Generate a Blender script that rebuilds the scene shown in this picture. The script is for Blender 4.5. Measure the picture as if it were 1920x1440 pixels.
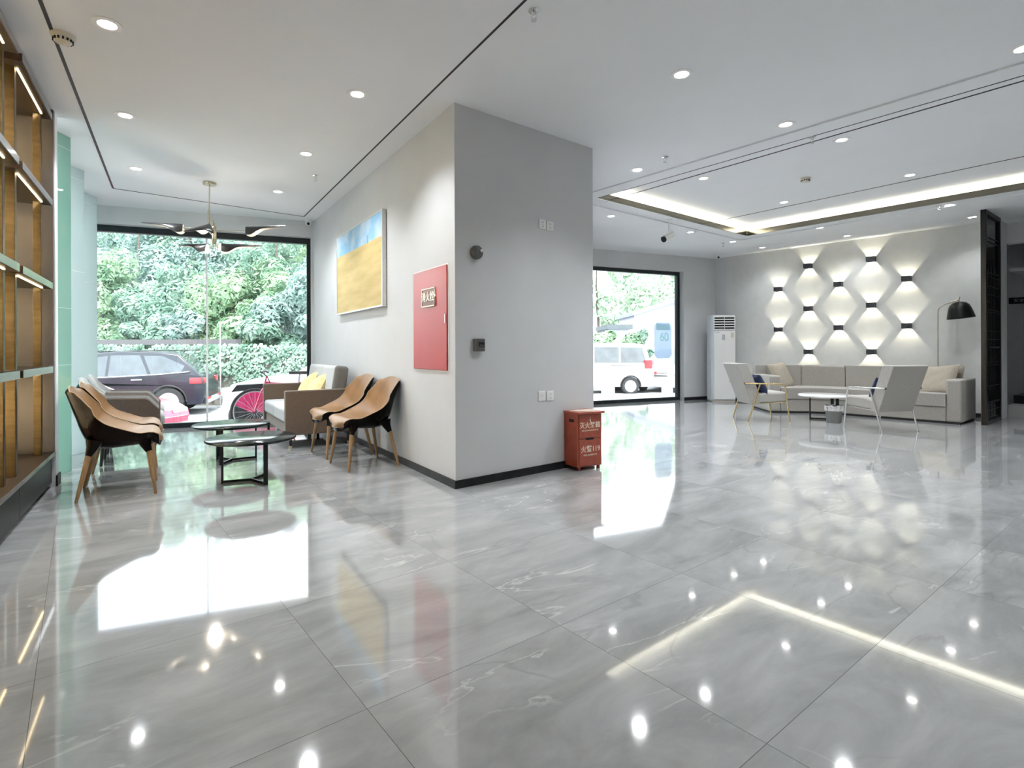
import bpy, bmesh, math, random
from mathutils import Vector, Matrix
from mathutils.geometry import tessellate_polygon
random.seed(7)
for o in list(bpy.data.objects): bpy.data.objects.remove(o, do_unlink=True)
S = bpy.context.scene
COL = S.collection
PI = math.pi
R = math.radians

# ------------------------------------------------------------------ camera
EYE = 1.0755                       # lens height above the polished floor
FPX, CX, CY, ROLL = 1020.0, 930.0, 654.3, -0.0039
cam = bpy.data.cameras.new('camera')
cam.sensor_fit = 'HORIZONTAL'; cam.sensor_width = 36.0
cam.lens = FPX / 1920.0 * 36.0
cam.shift_x = (960.0 - CX) / 1920.0
cam.shift_y = (CY - 720.0) / 1920.0
cam.clip_end = 300
camo = bpy.data.objects.new('camera', cam); COL.objects.link(camo)
camo.matrix_world = Matrix.Translation((0, 0, EYE)) @ Matrix.Rotation(PI/2, 4, 'X') @ Matrix.Rotation(-ROLL*-1.0, 4, 'Z')
S.camera = camo

# ------------------------------------------------------------------ view + world
S.view_settings.view_transform = 'Standard'
S.view_settings.look = 'None'
S.view_settings.exposure = 1.0
S.view_settings.gamma = 1.0
S.view_settings.use_curve_mapping = False
W = bpy.data.worlds.new('sky'); S.world = W; W.use_nodes = True
nt = W.node_tree; nt.nodes.clear()
wo = nt.nodes.new('ShaderNodeOutputWorld'); bg = nt.nodes.new('ShaderNodeBackground')
tc = nt.nodes.new('ShaderNodeTexCoord'); no = nt.nodes.new('ShaderNodeTexNoise'); cr = nt.nodes.new('ShaderNodeValToRGB')
no.inputs['Scale'].default_value = 2.2; no.inputs['Detail'].default_value = 5
cr.color_ramp.elements[0].position = .35; cr.color_ramp.elements[0].color = (.74, .86, 1, 1)
cr.color_ramp.elements[1].position = .62; cr.color_ramp.elements[1].color = (.95, .98, 1, 1)
nt.links.new(tc.outputs['Generated'], no.inputs['Vector']); nt.links.new(no.outputs['Fac'], cr.inputs['Fac'])
nt.links.new(cr.outputs['Color'], bg.inputs['Color']); bg.inputs['Strength'].default_value = 3.7
nt.links.new(bg.outputs[0], wo.inputs[0])
sun = bpy.data.lights.new('sun', 'SUN'); sun.energy = 2.6; sun.angle = R(6); sun.color = (1, .97, .92)
suno = bpy.data.objects.new('sun', sun); COL.objects.link(suno)
suno.rotation_euler = (R(33), R(8), R(10))     # high behind the building, shining on the trees

DOWN_W = 62.0      # watts of one recessed downlight
# ------------------------------------------------------------------ survey helpers (rays from the lens to real planes)
def ray(px, py):
    a, b = px-CX, py-CY; c, s = math.cos(ROLL), math.sin(ROLL)
    return (c*a+s*b)/FPX, (-s*a+c*b)/FPX
def atz(px, py, z=0.0):
    x, y = ray(px, py); Y = (EYE-z)/y
    return Vector((x*Y, Y, z))
def onp(px, py, p, q):
    x, y = ray(px, py); dx, dy = q[0]-p[0], q[1]-p[1]
    t = (x*p[1]-p[0])/(dx-x*dy); Y = p[1]+t*dy
    return Vector((x*Y, Y, EYE-y*Y))
def atY(px, py, Y):
    x, y = ray(px, py); return Vector((x*Y, Y, EYE-y*Y))

# ------------------------------------------------------------------ materials
def mat(name, col, rough=.5, metal=0, var=.06, scale=40, bump=0, bscale=None, coat=0, spec=.5, emis=None, estr=0, stretch=None, sheen=0):
    m = bpy.data.materials.new(name); m.use_nodes = True
    t = m.node_tree; b = t.nodes['Principled BSDF']
    b.inputs['Roughness'].default_value = rough; b.inputs['Metallic'].default_value = metal
    b.inputs['Specular IOR Level'].default_value = spec
    b.inputs['Coat Weight'].default_value = coat; b.inputs['Coat Roughness'].default_value = .05
    if sheen: b.inputs['Sheen Weight'].default_value = sheen
    tcn = t.nodes.new('ShaderNodeTexCoord'); mp = t.nodes.new('ShaderNodeMapping')
    t.links.new(tcn.outputs['Object'], mp.inputs['Vector'])
    if stretch: mp.inputs['Scale'].default_value = stretch
    n = t.nodes.new('ShaderNodeTexNoise'); n.inputs['Scale'].default_value = scale; n.inputs['Detail'].default_value = 4
    t.links.new(mp.outputs[0], n.inputs['Vector'])
    r = t.nodes.new('ShaderNodeValToRGB')
    lo = [max(0, c*(1-var)) for c in col]; hi = [min(1, c*(1+var)) for c in col]
    r.color_ramp.elements[0].position = .3; r.color_ramp.elements[0].color = (*lo, 1)
    r.color_ramp.elements[1].position = .7; r.color_ramp.elements[1].color = (*hi, 1)
    t.links.new(n.outputs['Fac'], r.inputs['Fac']); t.links.new(r.outputs['Color'], b.inputs['Base Color'])
    if bump:
        n2 = t.nodes.new('ShaderNodeTexNoise'); n2.inputs['Scale'].default_value = bscale or scale*4; n2.inputs['Detail'].default_value = 3
        t.links.new(mp.outputs[0], n2.inputs['Vector'])
        bp = t.nodes.new('ShaderNodeBump'); bp.inputs['Strength'].default_value = bump; bp.inputs['Distance'].default_value = .004
        t.links.new(n2.outputs['Fac'], bp.inputs['Height']); t.links.new(bp.outputs[0], b.inputs['Normal'])
    if emis:
        b.inputs['Emission Color'].default_value = (*emis, 1); b.inputs['Emission Strength'].default_value = estr
    return m
def glass_mat(name, tint=(1, 1, 1), refl=.08, rough=0.0, trans=1.0):
    m = bpy.data.materials.new(name); m.use_nodes = True; t = m.node_tree; t.nodes.clear()
    o = t.nodes.new('ShaderNodeOutputMaterial'); mx = t.nodes.new('ShaderNodeMixShader')
    tr = t.nodes.new('ShaderNodeBsdfTransparent'); gl = t.nodes.new('ShaderNodeBsdfGlossy')
    tr.inputs[0].default_value = (*tint, 1); gl.inputs['Roughness'].default_value = rough
    fr = t.nodes.new('ShaderNodeFresnel'); fr.inputs[0].default_value = 1.45
    n = t.nodes.new('ShaderNodeTexNoise'); n.inputs['Scale'].default_value = 1.5
    mt = t.nodes.new('ShaderNodeMath'); mt.operation = 'MULTIPLY_ADD'; mt.inputs[1].default_value = .004; mt.inputs[2].default_value = 1.0
    m2 = t.nodes.new('ShaderNodeMath'); m2.operation = 'MULTIPLY'
    t.links.new(n.outputs['Fac'], mt.inputs[0]); t.links.new(mt.outputs[0], m2.inputs[0]); t.links.new(fr.outputs[0], m2.inputs[1])
    t.links.new(m2.outputs[0], mx.inputs[0])
    t.links.new(tr.outputs[0], mx.inputs[1]); t.links.new(gl.outputs[0], mx.inputs[2]); t.links.new(mx.outputs[0], o.inputs[0])
    return m
def leaf_mat(name, c1, c2, trans=.35):
    m = bpy.data.materials.new(name); m.use_nodes = True; t = m.node_tree; t.nodes.clear()
    o = t.nodes.new('ShaderNodeOutputMaterial'); mx = t.nodes.new('ShaderNodeMixShader'); mx.inputs[0].default_value = trans
    d = t.nodes.new('ShaderNodeBsdfDiffuse'); tl = t.nodes.new('ShaderNodeBsdfTranslucent')
    tcn = t.nodes.new('ShaderNodeTexCoord'); n = t.nodes.new('ShaderNodeTexNoise'); n.inputs['Scale'].default_value = 1.6; n.inputs['Detail'].default_value = 8
    r = t.nodes.new('ShaderNodeValToRGB'); r.color_ramp.elements[0].position = .38; r.color_ramp.elements[1].position = .62
    r.color_ramp.elements[0].color = (*c1, 1); r.color_ramp.elements[1].color = (*c2, 1)
    t.links.new(tcn.outputs['Object'], n.inputs['Vector']); t.links.new(n.outputs['Fac'], r.inputs[0])
    t.links.new(r.outputs[0], d.inputs[0]); t.links.new(r.outputs[0], tl.inputs[0])
    t.links.new(d.outputs[0], mx.inputs[1]); t.links.new(tl.outputs[0], mx.inputs[2]); t.links.new(mx.outputs[0], o.inputs[0])
    return m
def emit_mat(name, col, s):
    m = bpy.data.materials.new(name); m.use_nodes = True; t = m.node_tree; t.nodes.clear()
    o = t.nodes.new('ShaderNodeOutputMaterial'); e = t.nodes.new('ShaderNodeEmission')
    e.inputs[0].default_value = (*col, 1); e.inputs[1].default_value = s; t.links.new(e.outputs[0], o.inputs[0]); return m

# ------------------------------------------------------------------ mesh builder
class MB:
    def __init__(s): s.v = []; s.f = []; s.T = Matrix.Identity(4)
    def add(s, vs, fs):
        n = len(s.v); s.v += [s.T @ Vector(p) for p in vs]; s.f += [[i+n for i in f] for f in fs]; return s
    def box(s, c, d, rz=0, rot=None):
        x, y, z = d[0]/2, d[1]/2, d[2]/2
        M = Matrix.Translation(c) @ (rot.to_4x4() if rot else Matrix.Rotation(rz, 4, 'Z'))
        vs = [M @ Vector((a*x, b*y, e*z)) for e in (-1, 1) for a, b in ((-1, -1), (1, -1), (1, 1), (-1, 1))]
        return s.add(vs, [[3, 2, 1, 0], [4, 5, 6, 7], [0, 1, 5, 4], [1, 2, 6, 5], [2, 3, 7, 6], [3, 0, 4, 7]])
    def bx(s, x0, x1, y0, y1, z0, z1):
        return s.box(((x0+x1)/2, (y0+y1)/2, (z0+z1)/2), (abs(x1-x0), abs(y1-y0), abs(z1-z0)))
    def prism(s, poly, z0, z1):
        n = len(poly); vs = [(p[0], p[1], z0) for p in poly]+[(p[0], p[1], z1) for p in poly]
        tri = tessellate_polygon([[Vector((p[0], p[1], 0)) for p in poly]])
        fs = [list(t)[::-1] for t in tri]+[[i+n for i in t] for t in tri]+[[i, (i+1) % n, (i+1) % n+n, i+n] for i in range(n)]
        return s.add(vs, fs)
    def prism_y(s, poly, y0, y1, w=None):      # polygon in x,z, extruded along y
        n = len(poly); vs = [(p[0], y0, p[1]) for p in poly]+[(p[0], y1, p[1]) for p in poly]
        tri = tessellate_polygon([[Vector((p[0], p[1], 0)) for p in poly]])
        fs = [list(t) for t in tri]+[[i+n for i in t][::-1] for t in tri]+[[i, (i+1) % n, (i+1) % n+n, i+n][::-1] for i in range(n)]
        return s.add(vs, fs)
    def tube(s, pts, r, seg=10, caps=True, closed=False):
        pts = [Vector(p) for p in pts]; n = len(pts); rs = r if isinstance(r, (list, tuple)) else [r]*n
        vs = []; up = None
        for i, p in enumerate(pts):
            if closed: d = pts[(i+1) % n]-pts[i-1]
            else: d = pts[min(i+1, n-1)]-pts[max(i-1, 0)]
            d.normalize()
            if up is None:
                up = Vector((0, 0, 1)) if abs(d.z) < .9 else Vector((1, 0, 0))
            a = d.cross(up).normalized(); b = a.cross(d).normalized(); up = b
            vs += [p+rs[i]*(math.cos(2*PI*k/seg)*a+math.sin(2*PI*k/seg)*b) for k in range(seg)]
        fs = []
        for i in range(n if closed else n-1):
            j = (i+1) % n
            fs += [[i*seg+k, i*seg+(k+1) % seg, j*seg+(k+1) % seg, j*seg+k] for k in range(seg)]
        if caps and not closed: fs += [list(range(seg))[::-1], [(n-1)*seg+k for k in range(seg)]]
        return s.add(vs, fs)
    def lathe(s, prof, seg=24, c=(0, 0, 0)):
        vs = []; fs = []
        for r, z in prof: vs += [(c[0]+r*math.cos(2*PI*k/seg), c[1]+r*math.sin(2*PI*k/seg), c[2]+z) for k in range(seg)]
        for i in range(len(prof)-1): fs += [[i*seg+k, i*seg+(k+1) % seg, (i+1)*seg+(k+1) % seg, (i+1)*seg+k] for k in range(seg)]
        if prof[0][0] > 1e-5: fs.append(list(range(seg))[::-1])
        if prof[-1][0] > 1e-5: fs.append([(len(prof)-1)*seg+k for k in range(seg)])
        return s.add(vs, fs)
    def grid(s, fn, nu, nv, flip=False, closeu=False):
        vs = [fn(i/(nu if closeu else nu-1), j/(nv-1)) for i in range(nu) for j in range(nv)]
        fs = []
        for i in range(nu if closeu else nu-1):
            for j in range(nv-1):
                a = [i*nv+j, ((i+1) % nu)*nv+j, ((i+1) % nu)*nv+j+1, i*nv+j+1]; fs.append(a[::-1] if flip else a)
        return s.add(vs, fs)
    def build(s, name, m, parent=None, bevel=0, smooth=True, seg=2, sub=0, kind=None, fix=True, ang=35):
        me = bpy.data.meshes.new(name); me.from_pydata([tuple(v) for v in s.v], [], s.f)
        bm = bmesh.new(); bm.from_mesh(me)
        bmesh.ops.remove_doubles(bm, verts=bm.verts, dist=1e-6)
        if fix: bmesh.ops.recalc_face_normals(bm, faces=bm.faces)
        if smooth:
            for f in bm.faces: f.smooth = True
            for e in bm.edges:
                if len(e.link_faces) == 2 and e.calc_face_angle(0) > R(ang): e.smooth = False
        bm.to_mesh(me); bm.free()
        o = bpy.data.objects.new(name, me); COL.objects.link(o); me.materials.append(m)
        if parent: o.parent = parent
        if bevel:
            b = o.modifiers.new('bevel', 'BEVEL'); b.width = bevel; b.segments = seg; b.limit_method = 'ANGLE'; b.angle_limit = R(40)
        if sub:
            b = o.modifiers.new('subsurf', 'SUBSURF'); b.levels = sub; b.render_levels = sub
        if kind: o['kind'] = kind
        return o
def thing(name, label, cat, loc=(0, 0, 0), rz=0, group=None):
    o = bpy.data.objects.new(name, None); COL.objects.link(o); o.empty_display_size = .1
    o.location = loc; o.rotation_euler = (0, 0, rz); o['label'] = label; o['category'] = cat
    if group: o['group'] = group
    return o
def tag(o, label, cat, group=None, kind=None):
    o['label'] = label; o['category'] = cat
    if group: o['group'] = group
    if kind: o['kind'] = kind
    return o
def dup(root, loc, rz=None, label=None, group=None):
    def cp(o, par):
        c = o.copy(); COL.objects.link(c)
        if par: c.parent = par
        for k in [x for x in ALLCH.get(o.name, [])]: cp(k, c)
        return c
    ALLCH = {}
    for o in bpy.data.objects:
        if o.parent: ALLCH.setdefault(o.parent.name, []).append(o)
    r = cp(root, None); r.location = loc
    if rz is not None: r.rotation_euler = (0, 0, rz)
    if label: r['label'] = label
    if group: r['group'] = group
    return r
def text_mesh(body, size, m, parent, name='lettering', M=None, depth=.0008, bold=0.0):
    cu = bpy.data.curves.new(name, 'FONT'); cu.body = body; cu.size = size; cu.align_x = 'CENTER'; cu.align_y = 'CENTER'
    cu.extrude = depth; cu.offset = bold
    to = bpy.data.objects.new(name, cu); COL.objects.link(to)
    dg = bpy.context.evaluated_depsgraph_get(); me = bpy.data.meshes.new_from_object(to.evaluated_get(dg))
    bpy.data.objects.remove(to, do_unlink=True)
    o = bpy.data.objects.new(name, me); COL.objects.link(o); me.materials.clear(); me.materials.append(m)
    if M: me.transform(M)
    if parent: o.parent = parent
    return o
def spot(name, loc, direction, watts, angle, blend=.3, color=(1, 1, 1), radius=.03, parent=None):
    l = bpy.data.lights.new(name, 'SPOT'); l.energy = watts; l.spot_size = angle; l.spot_blend = blend; l.color = color; l.shadow_soft_size = radius
    o = bpy.data.objects.new(name, l); COL.objects.link(o); o.location = loc
    o.rotation_euler = Vector(direction).to_track_quat('-Z', 'Y').to_euler()
    if parent: o.parent = parent
    return o
def V2(a): return Vector((math.cos(R(a)), math.sin(R(a)), 0))
def pillow_mb(w, h, t, n=14, pinch=.06):
    b = MB()
    def f(sg):
        def g(u, v):
            a = u*2-1; c = v*2-1
            e = max(0, (1-a**4)*(1-c**4))**.5
            k = 1-pinch*(1-abs(a))*0-pinch*(a*a)*(1-c*c)*0
            x = a*w/2*(1-pinch*(1-c*c)*abs(a)); y = c*h/2*(1-pinch*(1-a*a)*abs(c))
            return (x, y, sg*(t/2*e+.002*math.sin(a*9+c*5)*e))
        return g
    b.grid(f(1), n, n); b.grid(f(-1), n, n, flip=True)
    return b

# ------------------------------------------------------------------ palette
M_wall = mat('painted_wall', (.60, .605, .615), .65, var=.02, scale=3, bump=.08, bscale=180)
M_wallL = mat('wallpaper_wall', (.63, .632, .615), .7, var=.03, scale=8, bump=.12, bscale=220)
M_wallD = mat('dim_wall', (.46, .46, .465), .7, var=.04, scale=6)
M_ceil = mat('ceiling_paint', (.78, .795, .815), .8, var=.012, scale=2)
M_white = mat('white_paint', (.82, .83, .84), .5, var=.02, scale=6)
M_blackm = mat('black_metal', (.012, .013, .015), .35, .6, var=.2, scale=30)
M_frame = mat('anthracite_aluminium', (.022, .028, .032), .35, .5, var=.15, scale=20)
M_baseb = mat('black_marble_skirting', (.014, .014, .016), .4, var=.6, scale=9, spec=.2)
M_slot = mat('dark_slot', (.02, .02, .022), .5, .3, var=.1)
M_bronze = mat('mirror_bronze', (.30, .27, .21), .12, 1, var=.12, scale=2)
M_glass = glass_mat('window_glass', (.97, .985, .98))
M_smoke = glass_mat('smoked_glass', (.78, .79, .78), rough=.05)
M_chrome = mat('chrome', (.78, .78, .77), .12, 1, var=.04, scale=20)
M_gold = mat('brushed_gold', (.72, .56, .28), .22, 1, var=.08, scale=30)
M_plastic = mat('white_plastic', (.80, .80, .78), .35, var=.02, scale=12)
M_cream = mat('aged_plastic', (.62, .58, .47), .4, var=.05, scale=12)
M_lens = emit_mat('downlight_lens', (1, .985, .95), 14)
M_warm = emit_mat('warm_led', (1, .78, .42), 4.5)
# ================================================================== SETTING
H = 2.975
th = .6529
E2 = Vector((math.cos(th), math.sin(th), 0)); E1 = Vector((-math.sin(th), math.cos(th), 0))
C0 = Vector((-.314, 4.19, 0)); AE = Vector((-2.711, 8.085, 0)); C1 = Vector((.923, 5.159, 0))
WA = (AE-C0).normalized(); NA = Vector((-WA.y, WA.x, 0))        # along the left wall of the pillar block, and into the room
W1L = Vector((-5.45, 6.986, 0)); W1D = (AE-Vector((-5.186, 7.092, 0))).normalized(); W1N = Vector((-W1D.y, W1D.x, 0))  # outwards
B1 = Vector((1.60, 10.23, 0)); W2A = Vector((1.84, 10.33, 0)); W2B = Vector((4.667, 11.574, 0)); W2D = (W2B-W2A).normalized(); W2N = Vector((-W2D.y, W2D.x, 0))
S0 = Vector((4.819, 11.369, 0)); S1 = Vector((7.425, 8.268, 0)); SD = (S1-S0).normalized(); SN = Vector((SD.y, -SD.x, 0))   # into the room
if SN.dot(Vector((-1, -1, 0))) < 0: SN = -SN
K = Vector((-3.499, 4.311, 0)); KU = Vector((.515, -.857, 0)).normalized(); KN = Vector((.857, .515, 0)).normalized()
BL = K+KU*7.3-KN*.42
RB = BL+E2*13.5

# floor: polished grey tiles, 0.8 m, laid at the angle of the pillar
def floor_material():
    m = bpy.data.materials.new('polished_grey_tile'); m.use_nodes = True; t = m.node_tree; b = t.nodes['Principled BSDF']
    N = lambda ty: t.nodes.new(ty); L = t.links.new
    def math_(op, a=None, bb=None, va=None, vb=None):
        n = N('ShaderNodeMath'); n.operation = op
        if a is not None: L(a, n.inputs[0])
        elif va is not None: n.inputs[0].default_value = va
        if bb is not None: L(bb, n.inputs[1])
        elif vb is not None: n.inputs[1].default_value = vb
        return n.outputs[0]
    tcn = N('ShaderNodeTexCoord'); mp = N('ShaderNodeMapping'); mp.vector_type = 'TEXTURE'
    org = E2*(-.1208)+E1*3.130
    mp.inputs['Location'].default_value = org; mp.inputs['Rotation'].default_value = (0, 0, th)
    mp.inputs['Scale'].default_value = (.8, .8, .8)
    L(tcn.outputs['Object'], mp.inputs['Vector'])
    sp = N('ShaderNodeSeparateXYZ'); L(mp.outputs[0], sp.inputs[0])
    fx = math_('FLOOR', sp.outputs[0]); fy = math_('FLOOR', sp.outputs[1])
    rx = math_('FRACT', sp.outputs[0]); ry = math_('FRACT', sp.outputs[1])
    def edge(r):
        a = math_('SUBTRACT', None, r, va=1.0); mn = math_('MINIMUM', r, a); return mn
    e = math_('MINIMUM', edge(rx), edge(ry)); joint = math_('LESS_THAN', e, vb=.0012)
    cb = N('ShaderNodeCombineXYZ'); L(fx, cb.inputs[0]); L(fy, cb.inputs[1])
    wn = N('ShaderNodeTexWhiteNoise'); wn.noise_dimensions = '3D'; L(cb.outputs[0], wn.inputs['Vector'])
    sc = N('ShaderNodeVectorMath'); sc.operation = 'SCALE'; sc.inputs['Scale'].default_value = 37.0; L(wn.outputs['Color'], sc.inputs[0])
    ad = N('ShaderNodeVectorMath'); ad.operation = 'ADD'; L(mp.outputs[0], ad.inputs[0]); L(sc.outputs[0], ad.inputs[1])
    st = N('ShaderNodeMapping'); st.inputs['Rotation'].default_value = (0, 0, .5); st.inputs['Scale'].default_value = (1.0, 2.6, 1); L(ad.outputs[0], st.inputs['Vector'])
    n1 = N('ShaderNodeTexNoise'); n1.inputs['Scale'].default_value = 1.4; n1.inputs['Detail'].default_value = 9; n1.inputs['Roughness'].default_value = .62; n1.inputs['Distortion'].default_value = .5; L(st.outputs[0], n1.inputs['Vector'])
    r1 = N('ShaderNodeValToRGB'); r1.color_ramp.elements[0].position = .32; r1.color_ramp.elements[1].position = .68
    r1.color_ramp.elements[0].color = (.285, .288, .29, 1); r1.color_ramp.elements[1].color = (.455, .458, .46, 1); L(n1.outputs['Fac'], r1.inputs[0])
    # thin pale and dark veins
    def vein(scale, w, rot):
        mm = N('ShaderNodeMapping'); mm.inputs['Rotation'].default_value = (0, 0, rot); mm.inputs['Scale'].default_value = (.6, 1.7, 1); L(ad.outputs[0], mm.inputs['Vector'])
        n = N('ShaderNodeTexNoise'); n.inputs['Scale'].default_value = scale; n.inputs['Detail'].default_value = 7; n.inputs['Distortion'].default_value = 1.1; L(mm.outputs[0], n.inputs['Vector'])
        a = math_('SUBTRACT', n.outputs['Fac'], vb=.5); a = math_('ABSOLUTE', a); a = math_('DIVIDE', a, vb=w); a = math_('SUBTRACT', None, a, va=1.0); n3 = N('ShaderNodeClamp'); L(a, n3.inputs[0])
        k = N('ShaderNodeTexNoise'); k.inputs['Scale'].default_value = 1.3; L(ad.outputs[0], k.inputs['Vector'])
        g = N('ShaderNodeValToRGB'); g.color_ramp.elements[0].position = .52; g.color_ramp.elements[1].position = .62; L(k.outputs['Fac'], g.inputs[0])
        return math_('MULTIPLY', n3.outputs[0], g.outputs[0])
    v1 = vein(1.1, .010, .4); v2 = vein(.9, .016, 1.2)
    mx = N('ShaderNodeMix'); mx.data_type = 'RGBA'; L(math_('MULTIPLY', v1, vb=.65), mx.inputs[0]); L(r1.outputs[0], mx.inputs[6]); mx.inputs[7].default_value = (.66, .66, .65, 1)
    m2 = N('ShaderNodeMix'); m2.data_type = 'RGBA'; L(math_('MULTIPLY', v2, vb=.45), m2.inputs[0]); L(mx.outputs[2], m2.inputs[6]); m2.inputs[7].default_value = (.24, .24, .24, 1)
    m3 = N('ShaderNodeMix'); m3.data_type = 'RGBA'; L(joint, m3.inputs[0]); L(m2.outputs[2], m3.inputs[6]); m3.inputs[7].default_value = (.05, .05, .05, 1)
    L(m3.outputs[2], b.inputs['Base Color'])
    rr = math_('MULTIPLY_ADD', joint, vb=.5); t.nodes[-1].inputs[2].default_value = .07
    L(rr, b.inputs['Roughness']); b.inputs['IOR'].default_value = 1.55
    b.inputs['Coat Weight'].default_value = .6; b.inputs['Coat Roughness'].default_value = .03
    return m
M_floor = floor_material()
room_poly = [BL, RB, Vector((10.6, 8.6, 0)), Vector((9.0, 10.6, 0)), S0+Vector((.35, .35, 0))+SD*2.6, S0+Vector((.3, .3, 0)), W2B+W2N*.3, B1+W2N*.2, AE+W1N*.25, W1L+W1N*.25, Vector((-5.75, 6.7, 0)), Vector((-4.35, 4.6, 0)), K-KN*.45]
MB().prism([tuple(p) for p in room_poly], -.25, 0).build('floor', M_floor, smooth=False, kind='structure')

# raised ceiling tray over the lounge
T0 = Vector((1.30, 6.86, 0)); T1 = Vector((4.25, 9.19, 0))
tl = (T1-T0).length; TD = (T1-T0).normalized(); TE = Vector((TD.y, -TD.x, 0))     # TD along e2, TE back towards the camera side
T2 = T1+TE*11.0; T3 = T0+TE*11.0
ZR = 3.13
def ring_ceiling():
    outer = [Vector((p[0], p[1], 0)) for p in room_poly]; hole = [T0, T3, T2, T1]
    tri = tessellate_polygon([outer, hole]); pts = outer+hole
    b = MB()
    b.add([(p.x, p.y, H) for p in pts], [list(t) for t in tri]); b.add([(p.x, p.y, H+.035) for p in pts], [list(t)[::-1] for t in tri])
    return b
T3 = T0+TE*5.6; T2 = T1+TE*5.6
ring_ceiling().build('ceiling', M_ceil, smooth=False, kind='structure', fix=False)
# roof slab and upper tray panel close the building above
MB().prism([tuple(p) for p in room_poly], 3.32, 3.5).build('ceiling_slab', M_ceil, smooth=False, kind='structure')
bb = MB(); bb.prism([tuple(T0-TD*.25-TE*.25), tuple(T1+TD*.25-TE*.25), tuple(T2+TD*.25+TE*.25), tuple(T3-TD*.25+TE*.25)], ZR, ZR+.04)
bb.build('ceiling_tray', M_ceil, smooth=False, kind='structure')
b = MB()
for p, q, n in ((T0, T1, -TE), (T1, T2, TD), (T2, T3, TE), (T3, T0, -TD)):
    d = (q-p).normalized(); ang = math.atan2(d.y, d.x); L_ = (q-p).length
    b.box(tuple((p+q)/2+n*.26+Vector((0, 0, (H+ZR)/2+.01))), (L_+.56, .02, ZR-H+.05), ang)
b.build('ceiling_tray_edge', M_ceil, smooth=False, kind='structure')
# bronze upstand round the tray and its light cove
def strip(p, q, z0, z1, th_, m, name, off=0, n=None):
    d = (q-p).normalized(); ang = math.atan2(d.y, d.x); c = (p+q)/2+(n*off if n else Vector((0, 0, 0)))
    o = MB().box((c.x, c.y, (z0+z1)/2), ((q-p).length, th_, z1-z0), ang).build(name, m, bevel=0); return o
for i, (p, q, n) in enumerate(((T0, T1, -TE), (T1, T2, TD), (T2, T3, TE))):
    o = strip(p, q, H-.004, H+.078, .012, M_bronze, 'trim_%d' % (i+1), .008, n); o['kind'] = 'structure'
o = strip(T3, T0, H-.002, H+.03, .012, M_slot, 'trim_4', .008, -TD); o['kind'] = 'structure'
M_cove = emit_mat('cove_led', (1, .93, .72), 11)
for (p, q, n, lab) in ((T0, T1, -TE, 'warm LED strip in the short cove of the ceiling tray'), (T1, T2, TD, 'warm LED strip in the long cove above the lounge sofa')):
    o = strip(p, q, H+.042, H+.062, .05, M_cove, 'cove_light', .12, n); tag(o, lab, 'LED strip', 'cove lights of the ceiling tray')
# linear slots in the ceiling
def slot(p, q, z, w, name='trim_9'):
    d = (q-p).normalized(); c = (p+q)/2
    o = MB().box((c.x, c.y, z+.003), ((q-p).length, w, .012), math.atan2(d.y, d.x)).build(name, M_slot, smooth=False); o['kind'] = 'structure'
def zc(px, py, z=H): return atz(px, py, z)
a0 = zc(985, 0); a1 = zc(570, 406); slot(a1, a1+(a0-a1).normalized()*9, H, .014, 'trim_5')
l0 = zc(75, 0); l1 = zc(212, 353); slot(l1, l1+(l0-l1).normalized()*7, H, .02, 'trim_6'); slot(l1, a1, H, .014, 'trim_7')
s0 = atz(1180, 365, ZR); s1 = atz(1920, 151, ZR); slot(s0, s0+(s1-s0).normalized()*6, ZR, .02, 'trim_8')
s0 = atz(1351, 413, ZR); s1 = atz(1920, 293, ZR); slot(s0, s0+(s1-s0).normalized()*5, ZR, .018, 'trim_9')

# walls
def wallbox(b, p, q, z0, z1, n, t):
    p = Vector(p); q = Vector(q)
    vs = [p, q, q+n*t, p+n*t]; b.prism([tuple(v) for v in vs], z0, z1)
ZT = 3.33
# pillar block
MB().prism([tuple(C0), tuple(C1), tuple(B1), tuple(AE+W1N*.2), tuple(AE)], 0, H+.002).build('wall_pillar', M_wall, smooth=False, kind='structure')
def skirting(p, q, n, name, h=.062, t=.012):
    b = MB(); wallbox(b, p, q, 0, h, n, t); b.build(name, M_baseb, smooth=False, kind='structure')
skirting(C0-WA*.012, AE, NA, 'baseboard_left')
cf = (C1-C0).normalized(); cn = Vector((cf.y, -cf.x, 0))
skirting(C0-cf*.012, C1, cn, 'baseboard_front')
# window wall 1
ho1 = 2.745
x1R = onp(583.5, 600, W1L, AE); x1R.z = 0
b = MB(); wallbox(b, W1L, AE, ho1, ZT, W1N, .25); wallbox(b, x1R, AE, 0, ho1, W1N, .25); wallbox(b, W1L-W1D*.2, W1L+W1D*.03, 0, ZT, W1N, .25)
b.build('wall_window', M_wall, smooth=False, kind='structure')
# window wall 2
ho2 = 2.66
x2R = onp(1282.5, 600, W2A, W2B); x2R.z = 0
x2L = onp(1110, 600, W2A, W2B); x2L.z = 0
b = MB(); wallbox(b, B1, W2B+W2D*.1, ho2, ZT, W2N, .25); wallbox(b, B1, x2L, 0, ho2, W2N, .25); wallbox(b, x2R, W2B+W2D*.1, 0, ho2, W2N, .25)
b.build('wall_right_window', M_wall, smooth=False, kind='structure')
skirting(x2R, W2B, -W2N, 'baseboard_window')
b = MB(); b.prism([tuple(W2B), tuple(S0), tuple(S0+Vector((.3, .3, 0))), tuple(W2B+W2N*.3)], 0, ZT); b.build('wall_pier', M_wall, smooth=False, kind='structure')
# sconce wall
S2 = S1+SD*.02
b = MB(); wallbox(b, S0, S2, 0, ZT, -SN, .25); b.build('wall_sconces', M_wallL, smooth=False, kind='structure')
skirting(S0, S2, SN, 'baseboard_sconces')
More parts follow.
